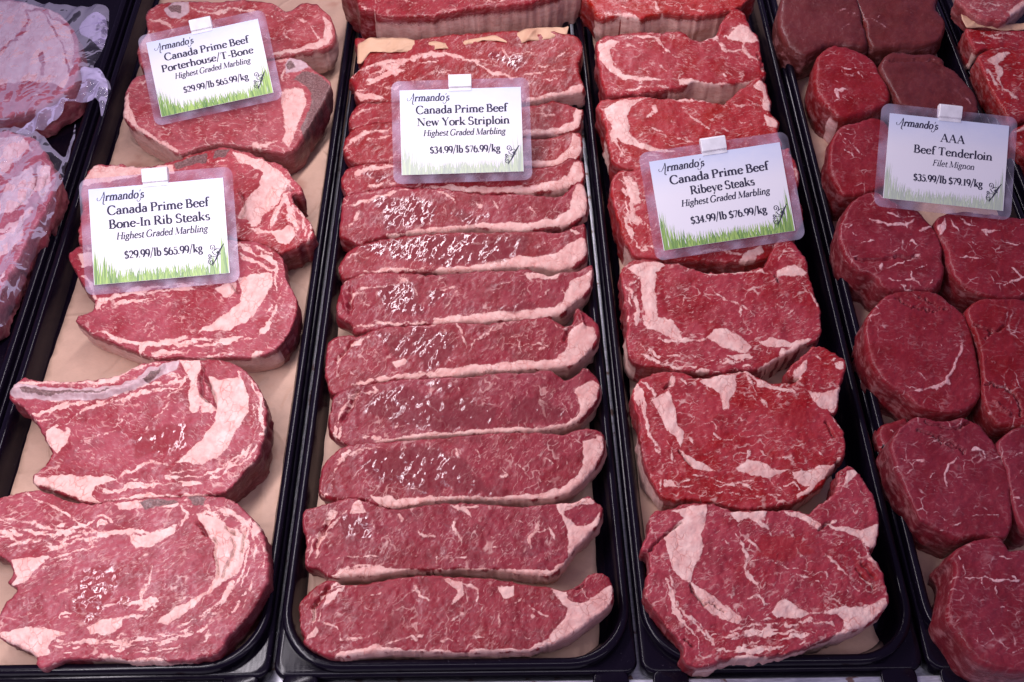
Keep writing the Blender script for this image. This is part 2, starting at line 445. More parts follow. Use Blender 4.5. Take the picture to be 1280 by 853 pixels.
    nr = np.stack([tang[:, 1], -tang[:, 0]], 1); nr /= np.linalg.norm(nr, axis=1)[:, None]+1e-9
    K = 7
    per = np.cumsum(np.linalg.norm(np.diff(np.vstack([R, R[:1]]), axis=0), axis=1))
    verts = [XYZ]; faces = list(T); mcs = [mcv]; flank = [np.zeros(n)]
    cr = capreg[ring]
    sfat = np.where(cr, 0.95, sidefat)
    marrows = [marrow]; fats = [fat]; bones = [bone]; wets = [wet]; darks = [dark]
    caps = [capreg & (fat > 0.45)]; bonez = [bonereg]
    base = list(ring); off = n
    down = np.array([sx, sy])*thick*lean
    for k in range(1, K+1):
        t = k/K
        nz = fbm(per/0.022+k*0.35, np.full(m, k*0.9), seed+7, 3)
        o2 = bulge*math.sin(math.pi*min(1, t*0.95))-0.003*t*t+0.0050*nz*(0.25+t)
        ring_v = np.empty((m, 3))
        ring_v[:, :2] = R[:, :2]+nr*o2[:, None]+down[None]*t
        zb = np.maximum(floor, R[:, 2]-thick)
        ring_v[:, 2] = R[:, 2]+(zb-R[:, 2])*t
        verts.append(ring_v)
        g = mcv[ring].copy(); g[:, 2] += t*thick*3.2; g[:, 0] += per*0.15
        mcs.append(g); flank.append(np.ones(m))
        ft = fat[ring]
        fats.append(np.clip(sfat*(1.0) + (ft-sfat)*max(0, 1-t*3.0), 0, 1)); marrows.append(marrow[ring]*max(0, 1-t*0.8)); bones.append(bone[ring]*(0.6 if t < .6 else 0.5)); wets.append(wet[ring]*0.5)
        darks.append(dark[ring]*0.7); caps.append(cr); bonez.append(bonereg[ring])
        idx = list(range(off, off+m)); off += m
        for i in range(m):
            j = (i+1) % m
            faces.append((base[i], idx[i], idx[j], base[j]))
        base = idx
    faces.append(tuple(base[::-1]))
    V = np.vstack(verts); MC = np.vstack(mcs)
    AT = np.stack([np.concatenate(x) for x in (fats, bones, wets, darks)], 1)
    MW = np.concatenate(marrows); FL = np.concatenate(flank); CP = np.concatenate(caps); BZ = np.concatenate(bonez)
    # make the top faces look up
    up = []
    for f in faces[:len(T)]:
        a, b, c = V[f[0]], V[f[1]], V[f[2]]
        up.append(f if np.cross(b-a, c-a)[2] > 0 else f[::-1])
    # flank winding
    f = faces[len(T)]
    a, b, c = V[f[0]], V[f[1]], V[f[2]]
    fn = np.cross(b-a, c-a); flip = (fn[:2]@nr[0]) < 0
    rest = [ff[::-1] if flip else ff for ff in faces[len(T):-1]]
    last = faces[-1]
    faces = up+rest+[last]
    # smooth normals of the whole, so that part seams do not crease
    NRM = np.zeros_like(V)
    tri = np.array(up); qd = np.array(rest)
    for a, b, c in ((tri[:, 0], tri[:, 1], tri[:, 2]), (qd[:, 0], qd[:, 1], qd[:, 2]), (qd[:, 0], qd[:, 2], qd[:, 3])):
        fnn = np.cross(V[b]-V[a], V[c]-V[a])
        for q in (a, b, c): np.add.at(NRM, q, fnn)
    NRM /= np.linalg.norm(NRM, axis=1)[:, None]+1e-12
    zone = []
    for f in faces[:-1]:
        ff = list(f)
        nb = BZ[ff].sum(); nc = CP[ff].sum()
        zone.append('bone' if nb == len(ff) else 'fat_cap' if nc == len(ff) else part)
    zone.append(part)
    root = empty(name, (float(cen[0]), float(cen[1]), float(V[:, 2].min())), label, cat, group)
    org = np.array(root.location)
    # every separate patch of fat or bone is a part of its own; crumbs fall back to the lean
    groups = [(part, [f for f, z in zip(faces, zone) if z == part])]
    for zn in ('fat_cap', 'bone'):
        fz = [f for f, z in zip(faces, zone) if z == zn]
        par = {}
        def find(x):
            while par[x] != x:
                par[x] = par[par[x]]; x = par[x]
            return x
        for f in fz:
            for i in f: par.setdefault(i, i)
            r0 = find(f[0])
            for i in f[1:]: par[find(i)] = r0
        comp = {}
        for f in fz: comp.setdefault(find(f[0]), []).append(f)
        for fl_ in comp.values():
            if len(fl_) < 60: groups[0][1].extend(fl_)
            else: groups.append((zn, fl_))
    for zn, fs in groups:
        if not fs: continue
        used = sorted({i for f in fs for i in f}); remap = {g: i for i, g in enumerate(used)}
        o = link_mesh(zn, V[used], [[remap[i] for i in f] for f in fs], mat, root, True, org)
        me = o.data
        at = me.color_attributes.new('traits', 'FLOAT_COLOR', 'POINT'); at.data.foreach_set('color', AT[used].astype(np.float32).ravel())
        at = me.attributes.new('grain', 'FLOAT_VECTOR', 'POINT'); at.data.foreach_set('vector', MC[used].astype(np.float32).ravel())
        at = me.attributes.new('marrow', 'FLOAT', 'POINT'); at.data.foreach_set('value', MW[used].astype(np.float32))
        at = me.attributes.new('tone', 'FLOAT', 'POINT'); at.data.foreach_set('value', np.full(len(used), tone, np.float32))
        at = me.attributes.new('flank', 'FLOAT', 'POINT'); at.data.foreach_set('value', FL[used].astype(np.float32))
        me.normals_split_custom_set_from_vertices([tuple(v) for v in NRM[used]])
    return root

# ------------------------------------------------------------------ deck, trays, liners
def metal_deck():
    t = NT('brushed_steel'); tc = t.n('ShaderNodeTexCoord').outputs['Object']
    n = t.noise(t.vmul(tc, (1, 6, 1)), 90, 4, 0.6)
    c = t.mix(t.smooth(n, 0.3, 0.7), (0.42, 0.42, 0.46), (0.62, 0.62, 0.66))
    st = t.noise(tc, 55, 3, 0.6)
    c = t.mix(t.smooth(st, 0.60, 0.66, 0, 0.85), c, (0.16, 0.055, 0.02))
    t.bsdf(Base_Color=c, Metallic=0.55, Roughness=t.smooth(n, 0.2, 0.8, 0.28, 0.5), Normal=t.bump(n, 0.2, 0.0005))
    return t.m
NEAR = float(on_z([(640, 839)], 0.030)[0, 1])            # front line of the trays
_dk = metal_deck()
# sunken bed the trays sit in, then the raised front ledge of the case
_yl = NEAR-0.0030
_P = [(3.0, 0.0), (_yl, 0.0), (_yl, 0.0140), (_yl-0.0012, 0.0155), (_yl-0.30, 0.0155)]
prep(link_mesh('deck', [(-3, y, z) for y, z in _P]+[(3, y, z) for y, z in _P], [(i, i+1, len(_P)+i+1, len(_P)+i) for i in range(len(_P)-1)], _dk, None, False), kind='structure')

def black_plastic():
    t = NT('black_plastic'); tc = t.n('ShaderNodeTexCoord').outputs['Object']
    sc = t.noise(t.vmul(tc, (1, 0.12, 1)), 420, 3, 0.6)
    dust = t.smooth(t.noise(tc, 700, 2), 0.70, 0.76, 0, 0.25)
    c = t.mix(dust, (0.0042, 0.0026, 0.0070), (0.16, 0.14, 0.18))
    t.bsdf(Base_Color=c, Roughness=t.smooth(sc, 0.3, 0.75, 0.14, 0.24), IOR=1.30)
    return t.m
M_BLACK = black_plastic()

def round_quad(q, inset, rad, n=12):
    """q: four ccw corners; every side moved inwards by inset, corners rounded by rad"""
    q = np.asarray(q); out = []; L = []
    for i in range(4):
        a, b = q[i], q[(i+1) % 4]; d = (b-a)/np.linalg.norm(b-a); nrm = np.array([-d[1], d[0]])
        L.append((a+nrm*(inset+rad), d))
    for i in range(4):
        (a, d), (b, e) = L[i-1], L[i]
        k = np.linalg.solve(np.array([d, -e]).T, b-a)
        c = a+d*k[0]
        a0 = math.atan2(-d[0], d[1]); a1 = math.atan2(-e[0], e[1])
        while a1 < a0: a1 += 2*math.pi
        for j in range(n):
            t = a0+(a1-a0)*j/(n-1)
            out.append((c[0]+rad*math.cos(t), c[1]+rad*math.sin(t)))
    return np.array(out)

def rings_mesh(name, rings, parent, mat, org, cap=False):
    V, Fc = [], []; m = len(rings[0][0])
    for xy, z in rings: V += [(p[0], p[1], z) for p in xy]
    for r in range(len(rings)-1):
        for i in range(m):
            j = (i+1) % m
            Fc.append((r*m+i, r*m+j, (r+1)*m+j, (r+1)*m+i))
    if cap: Fc.append(tuple(range((len(rings)-1)*m, len(rings)*m)))
    return link_mesh(name, V, Fc, mat, parent, True, org)

RIM = 0.030
def tray(xl0, xr0, xl1, xr1, label, y0=839, y1=-60):
    """photo x of left and right rim at the near row y0 and the far row y1"""
    c = on_z([(xl0, y0), (xr0, y0), (xr1, y1), (xl1, y1)], RIM)[:, :2]
    near = NEAR; c[0, 1] = c[1, 1] = near
    org = np.array([c[:, 0].mean(), c[:, 1].mean(), 0.0005])
    root = empty('meat_tray', tuple(org), label, 'tray', 'black meat trays side by side')
    R0 = 0.056
    prof = [(0.0035, 0.0195), (0.0035, 0.0275), (0.0045, 0.0292), (0.0065, RIM), (0.0090, RIM), (0.0108, 0.0290), (0.0118, 0.0265),
            (0.0145, 0.0150), (0.0175, 0.0055), (0.0200, 0.0025), (0.0250, 0.0012)]
    rings_mesh('tub', [(round_quad(c, i, R0-i*0.8), z) for i, z in prof], root, M_BLACK, org, True)
    pf = [(0.0008, 0.0030), (0.0004, 0.0150), (0.0010, 0.0185), (0.0024, 0.0196), (0.0060, 0.0196), (0.0500, 0.0190)]
    rings_mesh('flange', [(round_quad(c, i, 0.012), z) for i, z in pf[:5]] + [(round_quad(c, 0.0068, 0.050), 0.0194)], root, M_BLACK, org)
    for sx_ in (0.024, c[1, 0]-c[0, 0]-0.024):          # scalloped feet under the near flange
        cx, cy = c[0, 0]+sx_, near-0.0055
        ring = lambda k, z: (np.array([(cx+k*0.015*math.copysign(abs(math.cos(a))**0.6, math.cos(a)), cy+k*0.009*math.copysign(abs(math.sin(a))**0.6, math.sin(a))) for a in np.linspace(0, 2*math.pi, 24, endpoint=False)]), z)
        rings_mesh('lug', [ring(0.9, 0.0190), ring(1.0, 0.0183), ring(1.0, 0.0172), ring(0.9, 0.0160)][::-1], root, M_BLACK, org, True)
    return root
tray(-560, -107, -100, 180, 'black tray cut by the left photo edge, holding shrink-wrapped beef')
tray(-102, 334, 184, 456, 'black tray holding bone-in rib and T-bone steaks')
tray(337, 801, 459, 705, 'black tray holding the column of striploin steaks')
tray(804, 1165, 708, 943, 'black tray holding the ribeye steaks')
tray(1168, 1516, 946, 1153, 'black tray holding the round tenderloin fillets')
tray(1520, 1950, 1156, 1450, 'black tray cut by the right photo edge, beyond the tenderloin fillets')

def paper_mat(name, col):
    t = NT(name); tc = t.n('ShaderNodeTexCoord').outputs['Object']
    n = t.noise(tc, 25, 4, 0.6)
    c = t.mix(t.smooth(n, 0.3, 0.7), tuple(x*0.86 for x in col), col)
    c = t.mix(t.smooth(t.noise(tc, 16, 3, 0.55), 0.56, 0.70, 0, 0.6), c, tuple(x*y for x, y in zip(col, (0.60, 0.36, 0.32))))   # meat juice stains
    c = t.mix(t.smooth(t.noise(t.vmul(tc, (1, 5, 1)), 320, 3), 0.45, 0.8, 0, 0.18), c, tuple(x*0.6 for x in col))
    t.bsdf(Base_Color=c, Roughness=0.62, Normal=t.bump(t.math('ADD', t.noise(tc, 120, 4, 0.6), t.math('MULTIPLY', t.smooth(t.math('ABSOLUTE', t.math('SUBTRACT', t.noise(tc, 14, 2, 0.5, 0.6), 0.5)), 0, 0.05, 1, 0), 1.2)), 0.5, 0.0016))
    return t.m
M_KRAFT = paper_mat('kraft_paper', (0.60, 0.385, 0.275))
M_PEACH = paper_mat('peach_paper', (0.66, 0.40, 0.24))

def sheet(name, crop, outline, label, cat, mat, z=0.0045, crinkle=0.0012, sy=0.0, group=None, spacing=7, curl=0.0):
    pts, _ = parse(outline, crop)
    loop = resample(catmull(pts, 3, True) if curl else pts, spacing)
    loop = loop+np.stack([vnoise(loop[:, 0]/8, loop[:, 1]/8, 3), vnoise(loop[:, 0]/8, loop[:, 1]/8, 4)], 1)*1.6
    area = 0.5*np.sum(loop[:, 0]*np.roll(loop[:, 1], -1)-np.roll(loop[:, 0], -1)*loop[:, 1])
    if area > 0: loop = loop[::-1].copy()
    x0, y0 = loop.min(0); x1, y1 = loop.max(0)
    G = np.array([(x, y) for y in np.arange(y0, y1, spacing) for x in np.arange(x0, x1, spacing)])
    G = G[inside(G, loop)]; G = G[dist(G, loop, True) > spacing*0.5]
    P = np.vstack([loop, G]); r = delaunay_2d_cdt([Vector(p) for p in P], [], [list(range(len(loop)))], 1, 1e-6)
    P = np.array([tuple(v) for v in r[0]])
    X = on_plane(P, on_z([P[np.argmax(P[:, 1])]], z)[0], 0, sy)
    X[:, 2] += crinkle*fbm(P[:, 0]/22, P[:, 1]/22, 77, 3)+crinkle*0.4
    if curl: X[:, 2] += curl*np.clip(1-dist(P, loop, True)/14, 0, 1)*(0.5+fbm(P[:, 0]/18, P[:, 1]/18, 5, 2))
    X[:, 2] = np.maximum(X[:, 2], 0.003)
    org = X.mean(0); org[2] = X[:, 2].min()
    o = link_mesh(name, X, [tuple(f) for f in r[2]], mat, None, True, org)
    md = o.modifiers.new('thickness', 'SOLIDIFY'); md.thickness = 0.0004; md.offset = 1
    return prep(o, label, cat, group)
PG = 'brown paper liners in the trays'
sheet('paper_liner', 'X', '212,-40 138,204 98,348 56,471 14,615 -30,760 -60,846 120,843 290,833 333,800 345,700 362,570 400,280 430,85 445,-40', 'brown butcher paper lining the tray under the rib and T-bone steaks', 'paper liner', M_KRAFT, group=PG)
sheet('paper_liner', 'X', '452,-40 440,100 410,400 385,640 382,816 408,831 560,838 700,832 748,822 749,780 742,640 730,400 712,100 700,-40', 'brown butcher paper lining the tray under the striploin steaks', 'paper liner', M_KRAFT, group=PG)
sheet('paper_liner', 'X', '730,-40 760,200 784,430 795,640 811,770 850,825 950,838 1050,829 1102,811 1095,795 1040,600 960,200 915,-40', 'brown butcher paper lining the tray under the ribeye steaks', 'paper liner', M_KRAFT, group=PG)
sheet('paper_liner', 'X', '950,-40 985,90 1060,400 1137,670 1162,785 1178,805 1207,814 1270,836 1500,836 1330,300 1180,-40', 'brown butcher paper lining the tray under the tenderloin fillets', 'paper liner', M_KRAFT, group=PG)
# ------------------------------------------------------------------ tray of bone-in steaks
G1 = 'bone-in steaks down the left tray'
steak('tbone_steak', 'T-bone steak at the top of the left tray, behind the Porterhouse price sign', 'A',
      '505,215 510,160 540,115 535,55 570,20 640,5 760,2 900,-2 1000,12 1050,40 1120,12 1180,28 1222,75 1232,130 1212,165 1180,180 1100,195 1000,215 900,245 800,300 650,310 560,290 525,255',
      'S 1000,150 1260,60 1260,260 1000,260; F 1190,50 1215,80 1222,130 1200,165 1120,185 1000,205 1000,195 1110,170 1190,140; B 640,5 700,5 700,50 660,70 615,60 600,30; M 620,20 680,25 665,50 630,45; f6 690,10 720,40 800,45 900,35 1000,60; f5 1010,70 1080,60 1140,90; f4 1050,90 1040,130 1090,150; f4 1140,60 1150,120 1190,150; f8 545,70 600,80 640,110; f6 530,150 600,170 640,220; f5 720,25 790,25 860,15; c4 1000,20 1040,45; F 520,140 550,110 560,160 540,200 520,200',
      M_TBONE, zf=0.050, sy=0.16, thick=0.042, group=G1, grain=0.3)
steak('tbone_steak', 'T-bone steak under the Porterhouse sign, sawn bone at its right', 'A',
      '480,298 520,272 600,255 800,240 1000,222 1060,212 1120,228 1160,262 1200,290 1216,325 1160,430 1120,490 1092,535 1050,562 980,552 900,540 800,530 720,548 660,566 590,530 520,490 475,455 452,420 455,370 465,330',
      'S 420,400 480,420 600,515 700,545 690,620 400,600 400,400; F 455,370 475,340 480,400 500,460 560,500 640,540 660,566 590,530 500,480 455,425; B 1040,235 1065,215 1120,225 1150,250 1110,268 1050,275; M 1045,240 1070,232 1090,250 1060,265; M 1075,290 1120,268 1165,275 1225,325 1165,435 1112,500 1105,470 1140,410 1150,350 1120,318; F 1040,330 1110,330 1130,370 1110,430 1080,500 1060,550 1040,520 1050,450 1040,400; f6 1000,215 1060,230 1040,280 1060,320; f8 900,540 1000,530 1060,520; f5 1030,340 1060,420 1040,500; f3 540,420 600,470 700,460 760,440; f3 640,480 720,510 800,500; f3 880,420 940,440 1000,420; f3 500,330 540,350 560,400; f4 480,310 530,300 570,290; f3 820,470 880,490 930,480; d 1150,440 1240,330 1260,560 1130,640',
      M_TBONE, zf=0.050, sy=0.20, thick=0.044, group=G1, grain=-0.2)
steak('rib_steak', 'bone-in rib steak behind the Bone-In Rib Steaks sign, ragged at its right end', 'A',
      '300,672 345,605 400,605 560,612 640,590 720,562 790,545 850,545 960,580 1040,612 1070,650 1110,700 1112,716 1075,720 1095,760 1130,810 @B 1150,20 1152,45 1110,75 1060,100 1020,100 960,80 900,65 800,40 600,40 420,60 300,80 300,-60',
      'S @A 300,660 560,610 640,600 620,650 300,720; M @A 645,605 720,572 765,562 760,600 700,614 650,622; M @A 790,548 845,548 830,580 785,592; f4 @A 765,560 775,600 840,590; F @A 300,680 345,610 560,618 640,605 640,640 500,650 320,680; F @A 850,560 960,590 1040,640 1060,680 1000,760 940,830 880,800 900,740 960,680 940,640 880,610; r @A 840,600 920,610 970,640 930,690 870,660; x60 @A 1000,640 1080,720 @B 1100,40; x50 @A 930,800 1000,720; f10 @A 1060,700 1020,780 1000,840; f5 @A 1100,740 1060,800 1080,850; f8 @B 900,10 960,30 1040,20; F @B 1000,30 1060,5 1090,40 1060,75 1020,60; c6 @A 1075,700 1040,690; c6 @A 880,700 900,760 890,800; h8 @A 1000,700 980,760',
      M_RIB, zf=0.046, sy=0.16, thick=0.042, group=G1, rag=1.3, grain=0.5)
steak('rib_steak', 'bone-in rib steak under the lower edge of the Bone-In Rib Steaks sign', 'B',
      '252,130 252,108 270,85 300,78 500,40 760,40 870,60 930,60 985,82 1040,130 1052,200 1080,250 1092,300 1080,360 1062,400 1035,442 985,478 930,490 850,490 720,495 650,490 560,490 480,462 400,432 340,402 300,372 276,350 290,330 330,320 348,290 340,270 318,240 290,200 275,165',
      'S 260,340 500,470 700,490 940,480 1000,470 1100,400 1100,650 200,650; F 870,200 930,185 1000,185 1000,220 960,300 900,370 840,390 760,390 720,400 800,350 880,290 890,240; F 350,390 480,430 560,435 680,410 690,420 560,450 440,440; F 790,240 830,215 870,215 860,260 820,275; c8 850,225 875,250; f7 345,295 400,270 500,240 620,225 780,220; x50 540,465 800,450 950,400 1030,300 1030,180; x45 880,100 1000,160; x40 380,300 560,260 740,250; f8 880,100 940,140 1000,180; r 880,130 950,150 970,180 900,185; f5 1040,200 1030,270 1000,340 960,400 920,440; f4 720,400 640,430 560,440; f3 560,380 640,330 740,290; f3 620,360 690,330; f4 720,450 830,430 920,440; f3 480,300 560,280 640,260; f5 540,490 640,470 700,460; f5 870,70 950,85 1010,120; f4 500,390 600,350; F 280,110 340,100 340,150 300,160; f8 300,190 340,230 350,280; f7 920,490 980,470; r 850,440 940,430 1000,390 1020,420 940,470 860,470',
      M_RIB, zf=0.042, sy=0.13, thick=0.040, group=G1, grain=-0.35, spacing=1.8)
steak('rib_steak', 'bone-in rib steak with a long bare rib bone pointing left', 'B',
      '60,580 90,565 150,575 300,575 380,570 450,550 510,515 580,502 660,500 740,497 810,500 862,512 910,545 950,600 975,660 982,710 975,770 @C 955,5 935,45 905,75 870,115 830,150 760,168 680,172 560,178 480,184 400,192 330,198 250,168 180,142 130,130 118,95 150,65 190,20 @B 195,845 170,800 152,768 125,715 100,695 80,668 45,650 30,622',
      '''B 34,622 52,586 150,596 300,604 420,598 495,572 540,532 610,508 668,504 648,540 575,570 525,602 435,634 300,652 150,652 48,644; M 75,606 150,612 300,619 400,613 420,618 300,630 160,634 85,627; M 528,580 560,548 605,528 585,553 545,588; u16 60,618 160,624 300,628 430,616 510,585 600,530;
 f10 60,588 150,583 300,585 400,578 500,530 600,506; x45 @C 400,140 600,120 760,110 890,40 950,-60; x45 @B 955,760 950,650 900,560; x60 140,690 300,650 470,610 640,570; f7 700,510 740,505; F 660,505 740,505 730,560 720,600 740,640 730,690 700,700 690,640 700,580; F 770,560 850,570 890,565 915,630 912,690 880,750 840,810 800,860 740,880 650,876 700,830 750,780 790,730 800,670 780,620;
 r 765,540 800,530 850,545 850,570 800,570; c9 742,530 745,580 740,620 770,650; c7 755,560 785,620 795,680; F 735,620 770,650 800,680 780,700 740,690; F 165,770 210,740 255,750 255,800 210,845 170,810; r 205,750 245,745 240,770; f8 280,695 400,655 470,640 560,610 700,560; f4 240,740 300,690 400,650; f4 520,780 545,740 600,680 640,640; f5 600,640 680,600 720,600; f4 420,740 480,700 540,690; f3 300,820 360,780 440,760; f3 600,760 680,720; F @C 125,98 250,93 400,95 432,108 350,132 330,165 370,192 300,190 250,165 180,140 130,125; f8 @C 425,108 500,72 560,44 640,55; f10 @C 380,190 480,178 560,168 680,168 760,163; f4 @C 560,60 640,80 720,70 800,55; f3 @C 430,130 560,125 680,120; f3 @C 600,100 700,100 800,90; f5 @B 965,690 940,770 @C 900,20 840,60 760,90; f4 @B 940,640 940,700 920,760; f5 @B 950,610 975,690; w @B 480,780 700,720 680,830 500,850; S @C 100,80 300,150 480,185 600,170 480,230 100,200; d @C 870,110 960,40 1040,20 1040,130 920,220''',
      M_RIB, zf=0.042, sy=0.15, thick=0.042, group=G1, grain=-0.5, spacing=1.8, rag=1.0)
steak('rib_steak', 'large bone-in rib steak nearest the front, running off the left photo edge', 'C',
      '-70,190 0,175 60,157 140,145 200,165 260,185 330,195 420,185 500,178 600,173 680,170 760,166 840,178 900,220 945,265 968,310 980,360 990,420 988,480 965,530 930,590 880,645 840,690 800,745 740,765 640,772 520,775 360,768 230,772 160,800 132,790 125,755 60,720 0,690 -20,640 5,590 30,550 62,512 28,492 40,470 45,440 25,405 -40,370 -100,340 -110,260',
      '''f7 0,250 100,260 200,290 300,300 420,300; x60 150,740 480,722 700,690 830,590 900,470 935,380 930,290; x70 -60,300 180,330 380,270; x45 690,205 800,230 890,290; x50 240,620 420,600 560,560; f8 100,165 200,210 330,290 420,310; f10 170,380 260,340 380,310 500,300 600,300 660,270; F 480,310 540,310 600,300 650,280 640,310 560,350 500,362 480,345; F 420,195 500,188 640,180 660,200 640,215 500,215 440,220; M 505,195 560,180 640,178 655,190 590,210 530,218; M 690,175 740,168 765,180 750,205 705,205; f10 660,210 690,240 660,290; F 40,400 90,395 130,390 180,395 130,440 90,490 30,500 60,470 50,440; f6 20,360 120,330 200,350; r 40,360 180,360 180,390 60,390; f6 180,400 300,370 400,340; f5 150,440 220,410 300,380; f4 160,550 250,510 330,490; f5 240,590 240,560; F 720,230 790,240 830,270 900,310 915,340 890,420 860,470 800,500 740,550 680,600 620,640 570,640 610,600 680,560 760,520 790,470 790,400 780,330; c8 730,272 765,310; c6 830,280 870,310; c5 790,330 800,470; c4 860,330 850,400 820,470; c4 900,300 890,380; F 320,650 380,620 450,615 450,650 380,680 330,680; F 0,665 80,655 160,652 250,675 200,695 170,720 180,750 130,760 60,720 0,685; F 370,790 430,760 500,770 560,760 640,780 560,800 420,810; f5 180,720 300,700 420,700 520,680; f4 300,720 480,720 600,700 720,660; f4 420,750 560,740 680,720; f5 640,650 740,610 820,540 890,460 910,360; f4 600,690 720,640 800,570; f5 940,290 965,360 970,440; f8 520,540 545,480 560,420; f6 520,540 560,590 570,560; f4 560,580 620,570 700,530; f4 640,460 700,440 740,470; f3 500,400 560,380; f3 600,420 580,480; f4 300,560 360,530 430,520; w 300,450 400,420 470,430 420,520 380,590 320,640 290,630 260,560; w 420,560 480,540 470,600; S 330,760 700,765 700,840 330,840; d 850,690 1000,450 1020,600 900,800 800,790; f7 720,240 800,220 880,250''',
      M_RIB, zf=0.040, sy=0.14, thick=0.042, group=G1, grain=0.45, spacing=1.8, rag=1.1)

# ------------------------------------------------------------------ striploins
G2 = 'striploin steaks shingled down the middle tray'
def strip(label, crop, outline, feats, zf=0.034, sy=0.24, thick=0.032, **kw):
    kw.setdefault('grain', 0.9)
    return steak('striploin_steak', label, crop, outline, feats, M_STRIP, zf=zf, sy=sy, thick=thick, group=G2, bulge=0.002, **kw)
strip('thick striploin piece at the far end, showing a tall wall of white fat', 'D',
      '140,-70 135,0 150,30 200,40 222,58 400,58 560,32 720,18 820,-2 900,-30 950,-80', 'S 130,60 230,40 400,50 560,25 720,10 820,-10 960,-90 960,-10 820,60 400,130 130,100; f5 150,20 220,50; f6 300,0 360,10; f4 480,-10 560,0; f5 600,5 700,0', zf=0.077, sy=0.1, thick=0.058)
strip('striploin steak just below the torn peach paper, above the New York Striploin sign', 'D',
      '128,145 180,140 300,145 600,118 800,110 930,128 965,160 962,210 948,232 972,318 958,340 900,348 830,362 760,376 640,385 500,380 250,374 150,370 122,310 110,288 160,235 138,195',
      'f9 110,280 200,240 320,215 450,200 560,230 640,270 740,285; x50 150,320 320,250 480,220; f6 740,280 830,265 910,255; f7 180,280 230,250 250,220; f5 300,260 380,230 420,225; f5 200,310 260,330 300,310; f5 420,260 500,280 560,270; F 955,310 972,320 958,342 900,352 830,366 760,378 760,368 830,345 900,330; f6 560,225 640,220 720,200 800,190; f5 670,170 700,220 760,230; f5 820,200 870,160 900,130; f4 860,220 930,170; f5 780,250 850,240; f4 820,300 880,290; w 620,200 760,210 720,260; S 740,330 980,310 980,360 740,395; F 125,330 200,350 250,365 150,370', zf=0.046, sy=0.16)
strip('striploin steak partly behind the New York Striploin sign, beside its upper edge', 'D',
      '120,405 150,378 240,375 500,372 770,388 860,370 950,395 968,400 960,440 955,470 900,488 780,500 500,505 260,482 180,470 120,475 105,440',
      'F 940,398 966,402 958,450 950,472 900,490 780,503 640,505 640,490 780,478 890,468 930,440; f6 110,440 160,410 240,390; f4 790,420 850,430 890,420; f4 830,400 850,425; f4 160,450 230,430; S 640,480 900,465 980,380 980,520 640,520', zf=0.042, sy=0.2)
strip('striploin steak partly behind the New York Striploin sign, beside its middle', 'D',
      '85,550 95,502 140,466 260,448 500,470 780,508 870,497 925,483 962,495 962,555 940,590 870,610 790,613 500,612 270,602 160,602 110,590',
      'F 935,490 960,500 960,555 935,592 870,612 790,615 640,614 640,600 790,592 870,582 915,550; f8 100,540 150,500 260,470; f6 170,520 260,500; f5 160,590 270,580; f4 790,540 850,545; f4 820,560 880,530; f4 860,520 900,510; f3 200,540 250,550; S 640,590 870,585 980,480 980,630 640,630', zf=0.040, sy=0.2)
strip('striploin steak whose fat edge runs along the bottom of the New York Striploin sign', 'D',
      '78,665 95,622 150,606 280,596 500,610 790,616 870,602 915,582 965,592 973,640 960,672 900,692 780,708 640,712 500,706 400,695 300,690 200,700 110,722 90,700',
      'F 935,595 968,598 970,645 955,675 900,696 780,710 600,712 450,705 380,690 480,685 640,690 780,685 880,665 915,640; f8 120,650 160,630 270,610; f6 170,690 280,670; f4 820,630 860,640; f4 190,650 250,640; w 150,640 260,630 220,680; S 380,690 640,690 880,670 980,580 980,730 380,730', zf=0.038, sy=0.22)
strip('striploin steak just below the New York Striploin sign, wet and glossy at its left end', 'D',
      '78,760 90,722 130,702 190,698 280,680 330,690 450,690 600,716 750,712 870,720 915,700 948,668 976,690 985,760 970,795 900,828 @E 800,25 700,15 600,18 450,30 330,45 280,58 240,76 200,60 160,38 @D 72,820',
      'F @D 940,680 975,690 984,760 968,798 900,830 @E 800,30 700,18 600,24 450,36 330,48 330,40 450,18 @D 600,822 760,818 860,800 920,770; f9 @D 100,760 180,740 280,700 330,700; f6 @D 430,700 470,720 500,750; f5 @D 560,740 600,760; f5 @D 640,730 660,790; f4 @D 760,760 800,790; w @D 200,740 340,720 440,760 420,820 250,840; w @D 480,780 620,800 560,830; S @D 1000,660 990,800 @E 800,40 600,40 420,50 420,25 @D 650,815 900,780 930,690; f4 @D 320,740 380,720; f8 @D 105,830 150,780', zf=0.036, sy=0.24)
strip('seventh striploin steak from the near end, wet and glossy', 'E',
      '158,150 180,112 200,95 240,76 330,56 500,32 700,30 850,26 960,30 1005,18 1060,0 1066,60 1070,108 1050,140 1000,165 950,170 860,158 780,160 700,168 560,172 480,172 350,178 240,190 182,205 160,182',
      'F 1000,80 1050,50 1068,60 1070,108 1050,140 1000,168 950,172 850,162 780,170 700,172 600,178 520,182 460,178 540,155 640,160 740,130 860,118 960,110; f8 250,180 330,170 480,165; f6 190,130 240,100; f3 280,110 330,90; f4 780,60 800,90; f4 880,90 940,60; f4 640,80 720,70; w 330,60 500,40 700,40 860,50 840,110 660,150 480,140 350,120; w 240,80 340,70 330,120; S 460,185 600,155 860,125 1010,90 1090,0 1090,180 460,200; f7 1010,20 1055,40', zf=0.036, sy=0.24)
